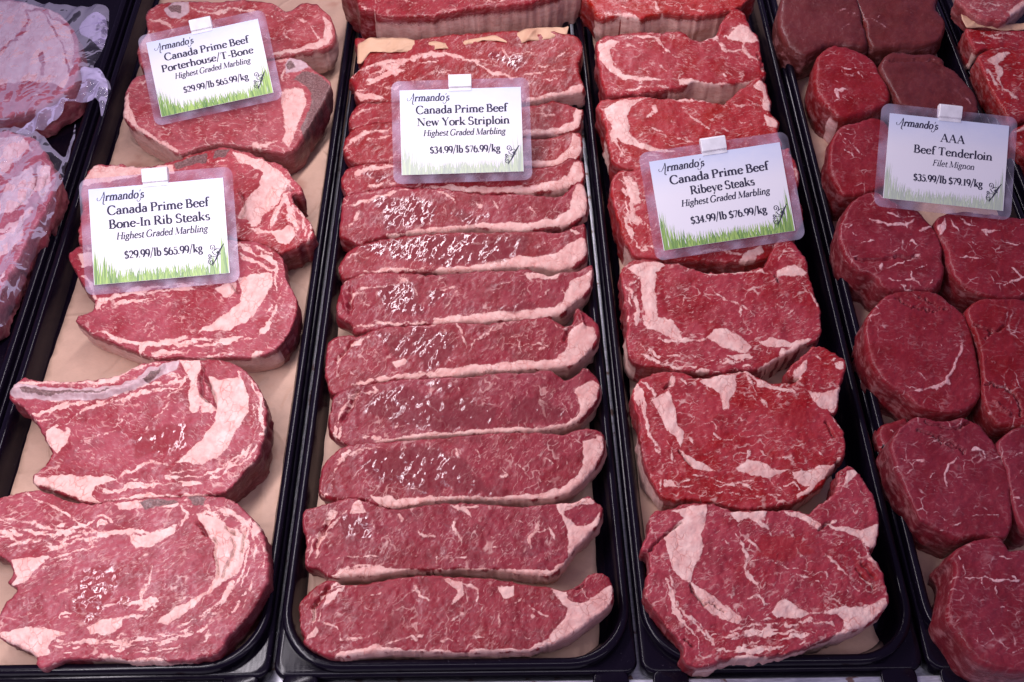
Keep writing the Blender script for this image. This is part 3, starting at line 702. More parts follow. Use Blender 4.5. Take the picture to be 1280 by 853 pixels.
strip('sixth striploin steak from the near end, with wet streaks', 'E',
      '150,300 160,250 180,215 240,182 330,176 480,186 560,182 700,172 800,172 850,166 930,186 980,176 1040,166 1086,145 1090,190 1082,240 1040,280 1000,308 975,330 900,348 800,352 700,362 560,366 400,374 300,388 220,402 205,372 158,342',
      'F 980,290 1010,220 1060,180 1088,160 1088,230 1040,285 1000,312 960,335 900,350 800,356 700,366 600,368 500,368 510,345 600,338 720,325 860,318 940,305; f8 205,385 300,365 400,368 480,360; f7 190,300 220,260 280,235 380,225; f8 380,200 430,230 450,260; f5 600,240 560,290 530,330; f5 620,240 560,230 500,250; F 840,180 980,172 960,200 860,205; f4 740,230 800,200; f4 720,260 740,240; f4 890,280 930,240; f4 980,240 990,270; w 290,230 420,220 460,330 420,340 330,330; w 700,310 880,290 900,310 760,325; w 470,250 520,230 560,260 500,300; f5 230,290 280,300; S 205,410 300,362 560,345 900,310 1000,280 1100,130 1100,300 900,380 205,420; u14 170,260 190,320; h8 205,240 195,330', zf=0.036, sy=0.25, spacing=1.8)
strip('fifth striploin steak from the near end, with a curled horn at its right end', 'E',
      '108,520 115,450 140,416 200,405 225,416 280,390 350,376 480,370 580,361 700,365 850,350 932,345 985,376 1020,355 1030,312 1060,322 1112,372 1110,430 1080,468 1030,515 980,528 930,532 800,538 700,543 600,558 480,568 340,578 240,602 190,610 132,625 112,575',
      'F 1000,400 1050,370 1095,380 1108,420 1080,470 1030,518 980,530 930,534 800,540 700,546 600,560 480,570 520,535 620,525 740,510 880,505 960,495 990,470 1000,430; f10 200,590 300,575 420,560 520,545; f7 150,570 160,500 200,450 270,410; x30 140,580 160,470 230,420; r 120,460 150,430 200,415 150,480 140,560; F 350,510 400,495 410,510 370,525; f8 590,370 610,400 630,450; f6 700,400 660,430 640,470; f4 720,380 690,420; f5 780,430 850,400 900,370; f3 760,460 840,450 920,440; f4 820,420 830,480; f3 940,390 900,430; f5 880,470 930,440; f3 560,500 590,520; f4 940,350 980,385 1030,365; w 420,380 560,400 580,450 540,520 480,530 440,470; w 500,420 550,420 550,470 500,470; w 300,400 400,400 440,470 380,500; S 190,615 340,575 520,540 760,510 960,498 1000,400 1120,300 1120,480 950,560 190,640; u10 1040,330 1060,380; h9 1000,390 985,430; h8 215,430 150,500', zf=0.036, sy=0.25, spacing=1.8)
strip('fourth striploin steak from the near end, wet over most of its face', 'E',
      '118,720 130,680 145,632 200,600 340,576 500,566 640,561 750,546 860,545 930,536 990,570 1040,546 1058,526 1088,542 1116,582 1110,640 1070,695 1030,730 950,752 850,762 700,768 550,778 420,788 300,806 260,825 180,808 132,770',
      'F 1020,620 1060,580 1100,570 1114,590 1108,640 1070,698 1030,735 950,755 850,765 700,772 550,782 420,792 300,812 250,815 330,785 500,768 650,760 780,745 900,750 990,735 1040,700 1050,660; f5 150,760 160,700 210,640 300,610; x35 150,770 170,680 270,610; f6 250,780 330,790; f5 170,650 240,620; f5 940,690 900,650 920,720; f4 920,610 980,660 1010,720; f5 700,600 740,580; f4 660,660 720,680; f5 480,660 520,690; f4 590,600 620,640; f5 380,730 360,750; f4 700,700 720,680; r 1040,560 1080,550 1090,580 1050,590; w 280,620 420,600 520,640 640,640 740,680 700,750 520,760 340,720 260,690; w 780,660 900,640 1000,700 940,735 800,735; w 440,580 600,590 560,630; S 250,830 330,780 650,755 1000,735 1060,580 1130,560 1130,700 1000,770 250,840; h8 230,620 170,720', zf=0.036, sy=0.24, spacing=1.8)
strip('third striploin steak from the near end, with a thin fat rim', 'F',
      '118,110 130,60 160,20 190,-10 250,-22 330,-30 450,-42 600,-50 720,-62 850,-66 940,-66 1010,-60 1062,-76 1112,-80 1162,-60 1160,10 1130,65 1080,122 1030,158 960,176 850,180 750,182 600,182 480,196 380,214 320,205 270,182 170,180 130,168 114,150',
      'F 1080,-30 1120,-60 1155,-50 1155,10 1130,65 1080,125 1030,160 960,180 850,184 750,186 600,188 480,198 380,214 330,205 390,180 500,170 640,172 780,168 900,162 1000,140 1070,90 1090,30; F 300,170 380,165 400,190 340,205; f6 170,150 165,100 200,40 280,0 350,-10; x30 140,150 160,60 250,-10; r 130,60 180,20 170,100 150,160 125,140; r 1080,-65 1140,-70 1130,-40 1085,-30; f7 620,0 625,40; f6 690,0 710,30 690,45; f6 770,60 800,90 770,100; f4 850,50 880,90; f4 940,30 980,60; f4 1000,20 990,80; f3 900,0 960,-20; f4 440,140 520,150; f3 1030,40 1010,90; w 330,0 520,-20 640,40 680,140 500,150 320,110 260,60; w 640,40 760,160 600,160; S 320,215 400,170 780,165 1000,145 1080,80 1100,-90 1180,-80 1180,80 1000,220 320,230', zf=0.036, sy=0.23, spacing=1.8)
strip('second striploin steak from the near end, frayed at its left end', 'F',
      '55,282 60,222 90,206 160,192 200,178 250,176 330,205 400,215 480,205 600,192 720,196 850,205 980,196 1060,186 1110,165 1132,190 1156,210 1148,260 1118,300 1050,370 1005,430 960,458 870,456 750,440 600,438 450,440 350,455 200,468 150,466 112,440 66,420 66,330',
      'F 1010,230 1060,280 1120,270 1150,225 1148,265 1118,300 1050,375 1005,432 960,460 870,458 750,444 600,442 450,446 350,460 200,470 150,466 190,440 320,430 450,438 600,435 750,436 880,440 970,440 1030,390 1035,340; F 980,200 1060,190 1110,170 1130,195 1060,205 1010,240; f5 180,440 260,430 330,430; f9 100,400 110,340 160,280 220,220; x40 80,400 120,300 210,210; f6 80,360 110,290 180,230; r 70,240 160,200 130,270 90,330 70,300; f8 400,235 420,265; f6 310,260 320,290; f6 600,200 650,220 680,250; f8 610,260 630,330 640,350; f7 470,290 500,315 540,315; f5 540,380 550,420; f6 580,400 660,395; f8 920,240 915,290 890,330 890,370; f5 960,280 980,330; f5 890,320 960,290; f4 740,320 800,310; f4 830,250 870,270; f5 640,210 700,200; f4 750,360 830,350; F 260,180 290,230 230,230 240,190; f5 1000,215 1030,260; r 1020,225 1060,210 1130,215 1120,250 1050,270; w 200,250 300,240 300,330 200,330; S 130,480 200,440 500,438 970,440 1050,330 1170,180 1170,330 980,500 130,490; h9 150,260 100,360; f4 170,400 280,390 380,400', zf=0.036, sy=0.22, spacing=1.7)
strip('striploin steak nearest the front rim, with a curled tail at its right end', 'F',
      '40,572 60,540 120,490 170,476 200,496 280,490 400,470 480,460 600,465 720,470 830,485 950,500 1020,516 1080,490 1104,458 1160,455 1190,490 1195,550 1165,585 1080,655 1000,700 930,725 880,738 770,740 650,745 500,742 350,742 240,756 172,762 110,742 55,705 60,680 42,640',
      'F 1035,580 1100,560 1150,520 1185,490 1195,550 1165,590 1080,660 1000,705 930,730 880,742 770,744 650,750 500,746 350,746 240,760 170,764 180,750 320,722 480,738 650,738 780,730 890,728 960,690 1020,620; F 960,505 1020,520 1040,560 1080,570 1040,590 1000,550; F 245,752 320,715 380,735 350,750; f6 70,640 100,570 150,520 200,500; f7 85,620 180,650 200,700 260,700; x35 80,670 110,560 190,500; f5 200,700 280,690; f7 480,690 500,680; F 570,475 640,480 650,520 625,560 605,570 625,520; f8 640,490 700,520 690,550; F 770,500 830,500 830,535 790,550; f7 470,500 490,540 520,550; f5 440,530 480,510 520,490; f5 200,580 215,580; f6 600,630 650,590; f5 530,600 545,590; f5 550,700 610,700; f6 890,570 930,600 960,610; f5 900,600 890,630; f5 720,570 700,600; f5 780,600 770,640; f4 830,560 860,540; f4 300,540 340,520; f4 380,590 420,570; f5 350,720 440,690 480,700; f4 650,680 720,690; f4 820,660 900,690; r 1040,525 1100,490 1140,490 1130,540 1080,565; f4 1080,500 1090,540 1110,550; f4 960,560 1010,570; c5 1040,515 1085,500; c4 100,560 90,620; S 150,780 320,735 880,735 960,690 1040,590 1160,450 1220,470 1220,640 900,830 150,830; h9 150,500 90,580', zf=0.038, sy=0.20, spacing=1.7, thick=0.034)
sheet('paper_scrap', 'D', '138,170 200,147 320,150 450,165 640,140 760,118 830,108 918,96 908,128 830,150 740,165 600,158 450,190 260,200 185,200 150,244 136,240', 'torn peach paper tucked under the thick striploin piece', 'paper', M_PEACH, z=0.054, sy=0.16, crinkle=0.006, spacing=3)

# ------------------------------------------------------------------ ribeyes
G3 = 'ribeye steaks down the tray right of the striploins'
def eye(label, crop, outline, feats, zf=0.042, sy=0.15, thick=0.038, **kw):
    kw.setdefault('rag', 1.1)
    return steak('ribeye_steak', label, crop, outline, feats, M_EYE, zf=zf, sy=sy, thick=thick, group=G3, **kw)
eye('ribeye steak at the far end of its tray, fat wall along its near side', 'G',
    '65,-70 78,30 110,78 200,76 300,85 400,62 520,70 640,66 700,50 780,20 785,-60', 'S 70,60 110,70 300,80 400,55 640,60 790,20 790,80 640,170 100,150; f10 120,60 240,70 300,85; f7 360,10 400,60; f5 200,20 300,40; f6 520,30 600,50', zf=0.062, sy=0.1, thick=0.044)
eye('second ribeye steak from the far end, round eye of lean ringed by fat', 'G',
    '98,225 120,175 250,152 380,150 450,140 500,155 560,185 620,175 660,140 680,95 735,40 775,55 800,110 850,195 862,280 880,335 868,362 830,378 760,388 640,392 560,380 500,400 400,420 300,435 200,440 140,430 110,330',
    'F 105,215 150,180 200,190 160,230 170,300 220,340 330,355 420,370 330,372 220,365 150,330 110,270; F 470,365 560,370 640,385 760,385 850,355 868,365 800,392 640,395 480,392; f8 180,195 300,170 370,180 430,240 490,270; x35 130,200 170,320 300,370; x40 600,170 720,160 820,240; f5 200,220 300,205 370,200; f7 380,150 390,190; f9 560,185 640,180 700,230 780,240; f9 640,160 680,140 740,60 770,70; f8 800,170 780,230 840,280; F 760,110 800,130 850,200 800,200 740,190 700,180; f5 380,300 430,330 470,350; f5 680,340 700,360; f4 400,240 410,255; r 690,100 740,55 760,90 700,160 660,180 640,165; f6 860,300 872,340; c5 840,250 870,320; S 440,380 560,370 760,380 880,345 880,420 700,490 440,480; f6 200,420 300,410 450,400', zf=0.052, sy=0.14, thick=0.042, grain=-0.3)
eye('ribeye steak third from the far end of its tray, above the Ribeye Steaks sign', 'G',
    '108,472 200,456 300,444 400,455 520,458 620,466 690,478 740,430 790,395 850,356 890,420 905,500 900,520 940,570 935,600 955,680 940,740 800,770 500,790 300,790 200,770 165,730 145,640 125,540',
    'F 130,500 200,470 330,448 260,490 235,540 250,610 300,660 400,690 480,700 400,705 280,680 190,640 160,580; f8 320,450 450,460 620,470 720,490 800,490; x35 160,520 180,640 230,740; f8 350,500 370,510 320,550; f5 340,590 400,615; f9 500,520 540,550 630,600; f6 750,540 770,570 820,590; f6 660,600 720,605; f7 440,620 500,650 560,665; f8 800,480 880,500 890,540; F 840,370 870,380 900,470 905,520 870,510 870,440 820,400; r 760,430 820,400 870,430 860,480 790,490 740,470; F 870,530 935,570 930,600 880,580; f6 180,520 190,620 230,720; f6 160,640 210,700 200,760; S 140,640 160,760 100,760 100,600', zf=0.048, sy=0.14, thick=0.044, grain=0.2)
eye('ribeye steak mostly hidden by the Ribeye Steaks sign, its left end showing', 'H',
    '90,210 95,160 120,130 200,118 500,60 880,20 915,40 950,95 962,170 950,220 975,290 980,350 940,420 860,500 780,535 690,545 560,540 450,535 340,530 240,525 185,500 150,430 125,370 100,270',
    'f9 120,160 170,200 200,260; x50 150,180 170,330 240,460; F 150,170 210,180 230,270 200,280 160,220; f7 110,260 160,330 200,400; f6 180,300 250,380 290,440; f6 140,330 190,430; f7 220,470 300,480; f10 920,80 940,120 950,180; f8 930,200 960,270; f7 460,520 560,490 700,510 800,480; F 680,545 720,500 790,470 800,500 740,550; f5 200,220 260,240; S 80,380 180,470 220,540 80,560', zf=0.046, sy=0.15, thick=0.044, grain=0.7)
eye('ribeye steak touching the lower edge of the Ribeye Steaks sign', 'H',
    '135,620 140,575 190,540 270,535 350,555 430,560 500,590 580,602 690,592 770,575 800,560 830,495 880,432 940,460 990,540 1012,620 1030,690 1058,755 @I 985,0 985,60 965,92 900,122 770,192 700,225 600,232 480,245 400,238 250,222 170,215 115,195 95,160 88,90 90,-10 @H 150,730',
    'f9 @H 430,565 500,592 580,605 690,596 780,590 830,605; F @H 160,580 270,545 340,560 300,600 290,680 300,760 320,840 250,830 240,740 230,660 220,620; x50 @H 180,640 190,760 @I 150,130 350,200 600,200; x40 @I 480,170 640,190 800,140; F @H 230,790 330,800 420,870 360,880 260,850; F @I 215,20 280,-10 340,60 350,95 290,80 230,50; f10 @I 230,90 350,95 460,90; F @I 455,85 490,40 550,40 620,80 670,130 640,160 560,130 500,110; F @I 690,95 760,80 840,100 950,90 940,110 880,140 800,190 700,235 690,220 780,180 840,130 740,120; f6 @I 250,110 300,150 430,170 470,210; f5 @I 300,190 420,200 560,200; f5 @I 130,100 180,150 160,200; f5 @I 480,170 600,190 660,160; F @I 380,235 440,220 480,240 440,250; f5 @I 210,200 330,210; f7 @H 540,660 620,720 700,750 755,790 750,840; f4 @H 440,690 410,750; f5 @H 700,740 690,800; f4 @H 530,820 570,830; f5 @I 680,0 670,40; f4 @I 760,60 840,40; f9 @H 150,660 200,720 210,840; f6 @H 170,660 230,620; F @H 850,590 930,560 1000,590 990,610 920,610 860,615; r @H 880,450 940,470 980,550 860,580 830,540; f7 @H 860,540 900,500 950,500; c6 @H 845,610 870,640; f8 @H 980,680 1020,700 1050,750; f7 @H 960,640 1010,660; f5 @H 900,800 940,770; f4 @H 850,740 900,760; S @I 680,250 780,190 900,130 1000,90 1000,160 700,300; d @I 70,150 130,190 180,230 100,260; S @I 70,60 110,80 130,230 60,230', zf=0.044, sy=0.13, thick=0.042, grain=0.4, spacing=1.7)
eye('second ribeye steak from the near end, marbled knuckle at its upper right', 'I',
    '112,345 130,292 190,250 260,236 340,246 420,270 480,264 560,248 640,238 690,262 760,292 840,292 890,270 830,255 850,205 920,150 970,120 1032,140 1078,170 1105,205 1092,280 1076,310 1070,400 1052,428 1035,440 1085,500 1104,590 1090,640 1060,660 1030,705 985,765 880,838 @J 700,52 580,60 480,38 430,28 330,20 @I 260,825 200,745 165,650 150,560 150,480 130,420',
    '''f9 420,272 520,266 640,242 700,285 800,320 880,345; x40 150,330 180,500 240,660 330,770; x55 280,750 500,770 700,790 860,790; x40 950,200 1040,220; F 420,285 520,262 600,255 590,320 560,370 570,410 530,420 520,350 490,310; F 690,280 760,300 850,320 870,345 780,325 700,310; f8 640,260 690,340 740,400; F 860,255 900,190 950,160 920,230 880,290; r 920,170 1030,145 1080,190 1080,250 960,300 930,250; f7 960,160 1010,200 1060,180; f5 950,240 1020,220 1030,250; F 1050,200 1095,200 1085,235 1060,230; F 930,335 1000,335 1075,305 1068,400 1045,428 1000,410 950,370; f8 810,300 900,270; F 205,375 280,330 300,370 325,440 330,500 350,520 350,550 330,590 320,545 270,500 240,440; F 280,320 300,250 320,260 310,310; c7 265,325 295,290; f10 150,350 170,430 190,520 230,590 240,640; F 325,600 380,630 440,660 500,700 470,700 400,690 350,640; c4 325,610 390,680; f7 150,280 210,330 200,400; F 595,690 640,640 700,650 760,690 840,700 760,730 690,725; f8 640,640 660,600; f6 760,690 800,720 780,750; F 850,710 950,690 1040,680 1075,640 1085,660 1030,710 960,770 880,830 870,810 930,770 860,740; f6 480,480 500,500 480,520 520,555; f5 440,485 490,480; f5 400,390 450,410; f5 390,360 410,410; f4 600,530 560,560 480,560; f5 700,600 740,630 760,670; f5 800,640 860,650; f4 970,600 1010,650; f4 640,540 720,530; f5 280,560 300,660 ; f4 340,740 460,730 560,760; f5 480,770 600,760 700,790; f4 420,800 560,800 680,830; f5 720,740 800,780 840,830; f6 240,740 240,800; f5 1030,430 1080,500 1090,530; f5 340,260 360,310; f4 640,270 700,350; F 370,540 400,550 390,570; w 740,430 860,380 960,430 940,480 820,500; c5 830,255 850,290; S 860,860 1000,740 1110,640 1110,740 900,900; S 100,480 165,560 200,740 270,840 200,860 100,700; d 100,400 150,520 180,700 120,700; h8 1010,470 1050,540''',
    zf=0.044, sy=0.13, thick=0.042, grain=0.3, spacing=1.6)
eye('ribeye steak nearest the front rim, with a flap at its upper right', 'J',
    '118,240 148,165 168,72 260,56 330,30 420,35 455,40 520,65 600,66 690,70 760,60 830,62 880,80 915,50 965,12 1005,-18 1014,-60 1018,-108 1042,-130 1070,-142 1127,-88 1186,20 1204,75 1204,130 1190,225 1165,240 1182,285 1218,345 1232,390 1246,440 1244,490 1190,560 1130,600 1000,640 900,680 800,715 700,735 600,745 500,745 430,775 350,780 310,745 308,690 235,600 172,515 138,460 135,400 152,330 148,265',
    '''F 300,110 340,40 420,40 410,100 390,180 400,260 360,330 340,390 300,380 260,330 240,260 225,190; F 250,70 330,40 400,60 400,110 330,110; c6 155,250 210,190 300,130; x45 190,280 230,430 300,560 420,670; x60 420,680 600,640 800,610 990,590; x40 370,740 520,715 700,690 900,640; x40 1040,-60 1090,40; x50 1060,340 1160,420; r 155,170 180,80 290,70 300,110 220,170 170,210; c7 345,400 360,450 410,500; F 340,380 400,430 470,480 540,520 580,570 560,590 500,570 430,540 380,480; F 415,490 480,500 540,530 500,550 440,520; c4 420,490 500,530; F 510,75 600,70 690,75 690,110 640,105 540,105; f9 550,110 640,110 700,150 715,185; F 760,65 840,70 900,110 940,130 920,155 850,110; f8 930,150 1000,120 1050,85; F 960,135 1040,140 1110,160 1170,145 1205,130 1190,225 1160,230 1100,190 1020,160; c6 925,155 985,125; f8 1110,190 1150,240 1160,300 1215,345; F 1150,280 1180,270 1200,330 1170,320; r 1030,-80 1110,-120 1190,0 1200,120 1100,145 1000,100 960,80; f5 1040,-60 1080,-10 1070,40; f4 1100,-80 1120,-20 1160,0; F 1060,-120 1110,-130 1100,-90 1040,-50; f9 530,160 575,220 600,280 595,340 640,410 655,450; f7 600,460 660,460 680,500 700,490; f6 580,200 640,220 660,260; f5 500,200 530,230; f6 610,300 700,290 760,310; f5 690,280 780,330 900,340; f8 940,340 975,380 990,430 970,465; f5 820,360 900,380 960,420; f7 950,265 1000,310 1060,360; f5 820,220 840,270 880,300; f5 780,150 830,190; f5 960,190 1000,220 1050,215; F 710,530 730,490 780,480 860,520 890,550 820,565 740,555; f7 890,545 980,520 1100,510 1200,490 1240,465; F 940,535 1040,510 1140,510 1240,465 1244,495 1190,560 1120,600 1040,640 990,640 1050,600 1040,560; f6 580,560 640,570 740,560; f8 240,330 260,420 280,500 340,560 400,610 440,680; f6 330,560 400,640 440,670; f5 170,250 200,280; f5 240,400 250,470 300,530; f6 480,650 560,640 640,620 720,600; f6 560,690 640,710 700,690 780,690; f5 600,600 700,590 800,590; f5 800,600 880,590 960,575; f5 680,650 760,660 840,640; F 520,745 560,725 640,730 700,740 620,755; f5 370,640 380,720 400,750; f5 980,580 1000,580; f5 540,480 560,540 600,580; c5 310,660 350,690; w 660,180 840,170 900,260 760,300 640,280; w 1080,280 1200,320 1220,400 1120,380; S 340,800 500,740 800,705 1000,635 1260,470 1260,600 1000,720 500,830; S 120,480 230,620 300,720 200,720; f6 1130,420 1160,440; f5 1060,430 1070,440; h9 1130,300 1190,370; h8 1100,330 1180,420''',
    zf=0.046, sy=0.12, thick=0.042, grain=0.5, spacing=1.6)

# ------------------------------------------------------------------ tenderloin fillets
G4 = 'tenderloin fillets in two rows'
def fillet(label, crop, outline, feats, zf=0.052, sy=0.12, thick=0.048, mat=None, **kw):
    kw.setdefault('rag', 0.55); kw.setdefault('veinw', 1.22); kw.setdefault('bulge', 0.002); kw.setdefault('edge', 0.0045)
    return steak('tenderloin_fillet', label, crop, outline, feats, mat or M_FILLET, zf=zf, sy=sy, thick=thick, group=G4, lumps=0.8, lean=0.3, **kw)
fillet('dark tenderloin fillet at the far left of its tray', 'K',
       '88,90 100,10 140,-60 300,-80 440,-40 492,60 500,110 522,165 525,215 480,225 400,212 330,215 290,235 210,262 140,222 105,165', 'f5 395,145 420,130 440,110; f3 420,60 460,70 480,80; f3 380,50 440,40', mat=M_DARK, sy=0.1)
fillet('dark tenderloin fillet at the far right of its tray', 'K',
       '470,-50 640,-70 850,-40 862,30 900,90 895,150 860,200 790,218 700,222 600,228 552,222 518,180 505,115 490,60', 'f4 490,90 540,95 600,125 640,140; f3 560,100 580,80 600,90; f3 690,60 740,50', mat=M_DARK, sy=0.1)
fillet('bright red tenderloin fillet, third from the far end of the left row', 'K',
       '265,400 270,300 295,250 370,210 480,240 560,290 582,350 612,400 635,460 622,500 560,532 470,560 400,568 350,535 300,480', 'f4 320,320 380,320 420,340 470,325; f5 350,500 380,470 370,440 430,440; f4 290,410 340,420; f3 390,460 450,480 500,470; f4 300,480 340,510; f3 420,360 460,370; f3 470,350 500,380; S 300,510 400,575 400,640 290,640', sx=-0.03)
fillet('dull brown tenderloin fillet behind the tenderloin price sign', 'K',
       '578,330 600,280 640,256 740,250 840,260 892,290 896,315 950,340 1010,400 1050,460 1056,510 1040,555 900,560 770,530 680,500 640,430', 'f4 960,450 1000,480 1030,510; f3 960,490 990,520; f3 750,290 860,290; f3 900,500 960,520; h7 640,300 760,290 900,310', mat=M_DARK)
fillet('red tenderloin fillet partly under the left edge of the tenderloin price sign', 'X',
       '1036,196 1040,174 1053,157 1075,151 1095,147 1112,160 1118,200 1112,228 1098,238 1075,243 1056,243 1046,232 1038,215', 'f1 1048,165 1060,178 1085,195; f0.8 1053,186 1070,196; f0.8 1050,160 1065,163', sx=-0.03)
fillet('tenderloin fillet with a split lower edge, left row just below the price sign', 'L',
       '268,300 280,250 312,180 370,135 440,117 520,150 600,190 660,205 702,250 740,310 765,380 770,430 780,500 762,555 720,588 640,598 540,598 470,568 438,520 380,498 312,440 278,370',
       'f9 430,250 520,270 590,275 640,250; f5 470,200 540,230 640,235; f5 400,240 440,260; f5 660,310 680,290 720,285; f5 600,380 620,340 640,370; f4 530,410 560,390; f5 470,495 540,470 660,420; f6 470,490 475,460; f5 500,540 600,540 640,550 700,580; f5 620,500 630,550; f4 690,490 720,520; f4 640,490 700,460; f3 330,310 350,340; f3 380,370 440,350; f3 310,290 340,280; f3 590,260 610,300; c8 440,520 380,550; f4 560,560 640,590; f4 700,585 720,540; h7 350,440 480,440 650,430', sx=-0.03, spacing=1.8, thick=0.052)
fillet('tenderloin fillet under the lower right of the tenderloin price sign', 'L',
       '738,262 772,225 900,205 1080,230 1250,270 1300,400 1280,560 1160,622 1080,632 960,612 880,578 832,530 802,450 790,400 752,330',
       'f7 850,240 930,290 990,310 1050,300; f5 930,290 1000,340; f4 800,240 860,310; f4 1040,350 1100,370 1160,370; f5 1000,520 1020,570; f5 1010,560 1080,560 1160,530; f4 900,350 960,390; f4 1100,480 1160,540; F 745,280 780,235 790,290 760,320; f4 860,430 960,440; f3 880,250 900,280', spacing=1.9, thick=0.052)
fillet('round tenderloin fillet with the strongest branching white marbling', 'X',
       '1082,418 1083,397 1093,383 1114,367 1145,364 1171,365 1184,375 1199,388 1210,401 1217,420 1223,450 1228,480 1226,495 1215,509 1200,515 1175,515 1150,508 1135,495 1115,483 1098,467 1087,445',
       'f2.2 @M 580,280 640,265 730,245 755,200 790,130 815,60 810,10 @X 1192,420; f1.6 @M 690,80 720,50 720,10 780,20 810,10; f1.4 @M 700,70 700,10; f1.3 @M 640,190 655,230 680,245; f1.3 @M 740,200 800,200 850,215; f2 @M 845,220 880,215 915,190; f2 @M 850,270 855,240; f2 @M 850,265 870,320 900,330; f1.6 @M 735,380 740,320; f1.2 @M 690,270 740,310; f1.3 @M 770,360 800,380; f1.3 @M 800,350 790,300; f1.3 @M 430,30 520,10; f1.2 @M 440,140 460,150; f1.2 @M 560,150 555,190; f1.3 @M 450,250 560,240; f2 @L 660,800 690,770 740,760; f1.8 @L 480,840 560,820 640,810; f1.5 @L 440,760 490,785; f2 @L 830,770 835,820; f1.5 @L 770,820 820,850; f1 @M 900,80 920,100; h3 @L 540,640 700,690 800,690; h3 @L 640,630 740,660; f1.3 @M 630,340 700,360; f1.4 @M 880,150 910,200', spacing=1.7, thick=0.055, sx=-0.03)
fillet('tenderloin fillet with a folded bulge at its lower left, right row at the photo edge', 'X',
       '1208,390 1222,374 1250,373 1290,378 1310,420 1305,500 1290,530 1262,532 1245,528 1232,505 1229,480 1228,450 1221,420',
       'f1.6 @M 930,80 990,140 1050,190 1090,240 1105,310; f1.4 @M 1060,180 1110,160 1130,170; f1.2 @M 990,130 990,190; f1.2 @M 950,80 930,130; f1.3 @M 1110,90 1137,80; c4 @M 920,240 980,250 1060,280 1110,330 1130,400; u9 @M 980,330 1060,400; h4 @L 920,760 1000,790 1080,770; f1.2 @L 940,680 1050,650; f1 @M 1000,300 1080,300; h3 @L 1000,790 980,830', thick=0.055, spacing=1.8)
fillet('second tenderloin fillet from the near end, with one short thick vein of fat', 'M',
       '468,600 462,540 500,470 545,435 580,405 640,408 680,418 760,432 840,412 920,452 970,510 1003,560 1032,622 1062,700 1078,800 @N 1066,40 1055,90 1030,130 960,128 880,122 800,135 740,112 690,92 630,55 590,15 @M 530,760 498,690',
       'f9 870,580 910,580 950,630; f8 800,620 760,650 735,720 745,780; f5 950,620 1030,610; f3 500,620 600,630 660,640; f4 660,720 690,690; f4 570,630 640,640; h7 600,480 740,530 840,580; h6 640,440 760,470 860,440; f4 @N 690,90 760,75 800,60; f4 @N 760,80 820,30; f4 @N 840,20 930,10 1000,15; f4 @N 690,10 740,40; f3 @M 640,760 700,790 780,800; h4 @M 700,530 840,590; d @M 440,600 520,740 500,840', spacing=1.8, thick=0.055, sx=-0.04)
fillet('tenderloin fillet cut by the right photo edge, between the bulged one and the near one', 'X',
       '1246,556 1261,540 1280,532 1305,530 1325,580 1318,650 1290,665 1276,655 1268,635 1261,600 1254,575', 'f1.2 1256,573 1268,570 1280,566; f1 1265,600 1278,590; f1 1262,620 1275,625', spacing=2.0)
fillet('tenderloin fillet nearest the front rim, lower right corner of the photo', 'N',
       '752,225 788,182 850,150 940,124 1000,126 1050,190 1100,185 1180,200 1260,300 1280,560 1230,760 1150,800 1050,800 930,770 855,705 795,620 742,545 738,480 752,400 772,320 776,255',
       'f6 830,335 910,330 1000,345 1090,345; f5 910,330 915,390; f5 820,270 835,320; f4 980,370 990,420; f5 890,270 930,290; f4 940,580 970,610; f4 1000,480 1060,490; f3 1050,520 1120,500; F 758,300 772,280 772,350 760,360; f4 1060,710 1110,690; f4 790,190 800,240; f4 1050,320 1090,340; f3 880,200 900,240; f4 1000,220 1060,240; f3 870,640 920,660; w 760,520 860,640 900,740 800,660', spacing=1.9, thick=0.06, zf=0.056, sx=-0.04, sy=0.08)
fillet('small dark tenderloin fillet squeezed low by the tray wall, under its neighbours', 'X',
       '1098,545 1102,530 1120,524 1136,524 1140,560 1130,585 1112,575', 'f1 1106,536 1124,542', zf=0.028, thick=0.022)

# ------------------------------------------------------------------ far right tray
steak('ribeye_steak', 'beef cut on peach paper in the upper right corner of the photo', 'K',
      '955,-20 985,30 1020,70 1080,95 1180,105 1230,70 1300,20 1320,-60 1100,-90', 'F 1200,60 1290,0 1300,60 1240,100; f8 1000,10 1060,50 1150,50; f6 1040,30 1120,20 1200,40; f6 1060,70 1120,80; S 1180,90 1320,20 1320,140 1180,140', M_TBONE, zf=0.066, sy=0.1, thick=0.03, group='ribeye steaks in the far right tray')
sheet('paper_scrap', 'K', '972,80 1000,95 1080,115 1180,125 1290,115 1320,110 1320,145 1280,150 1150,148 1050,140 1000,140 978,110', 'peach paper under the beef cut in the upper right corner', 'paper', M_PEACH, z=0.055, sy=0.12, crinkle=0.005, spacing=3)
steak('ribeye_steak', 'ribeye steak just below the peach paper at the right photo edge', 'K',
      '1000,140 1060,138 1160,142 1300,150 1350,200 1330,240 1250,250 1180,240 1100,240 1050,250 1015,195', 'f9 1060,150 1120,180 1180,190 1250,215; f8 1100,170 1200,160 1280,180; f6 1040,200 1100,210; S 1040,240 1180,235 1280,245 1280,270 1040,270', M_EYE, zf=0.050, sy=0.14, group='ribeye steaks in the far right tray')
steak('ribeye_steak', 'ribeye steak at the right photo edge beside the tenderloin price sign', 'K',
      '1058,275 1100,245 1160,225 1230,235 1320,240 1420,300 1430,480 1330,560 1260,590 1215,600 1195,560 1150,480 1110,410 1080,340', 'f11 1110,290 1160,330 1160,390 1200,450 1260,480; F 1100,290 1150,260 1220,250 1180,290 1140,320; f8 1090,310 1130,390 1180,450; f5 1220,360 1260,380; f6 1130,240 1180,230; f5 1180,500 1240,520; f5 1220,310 1270,300; d 1190,540 1230,600 1300,580', M_EYE, zf=0.046, sy=0.14, group='ribeye steaks in the far right tray')
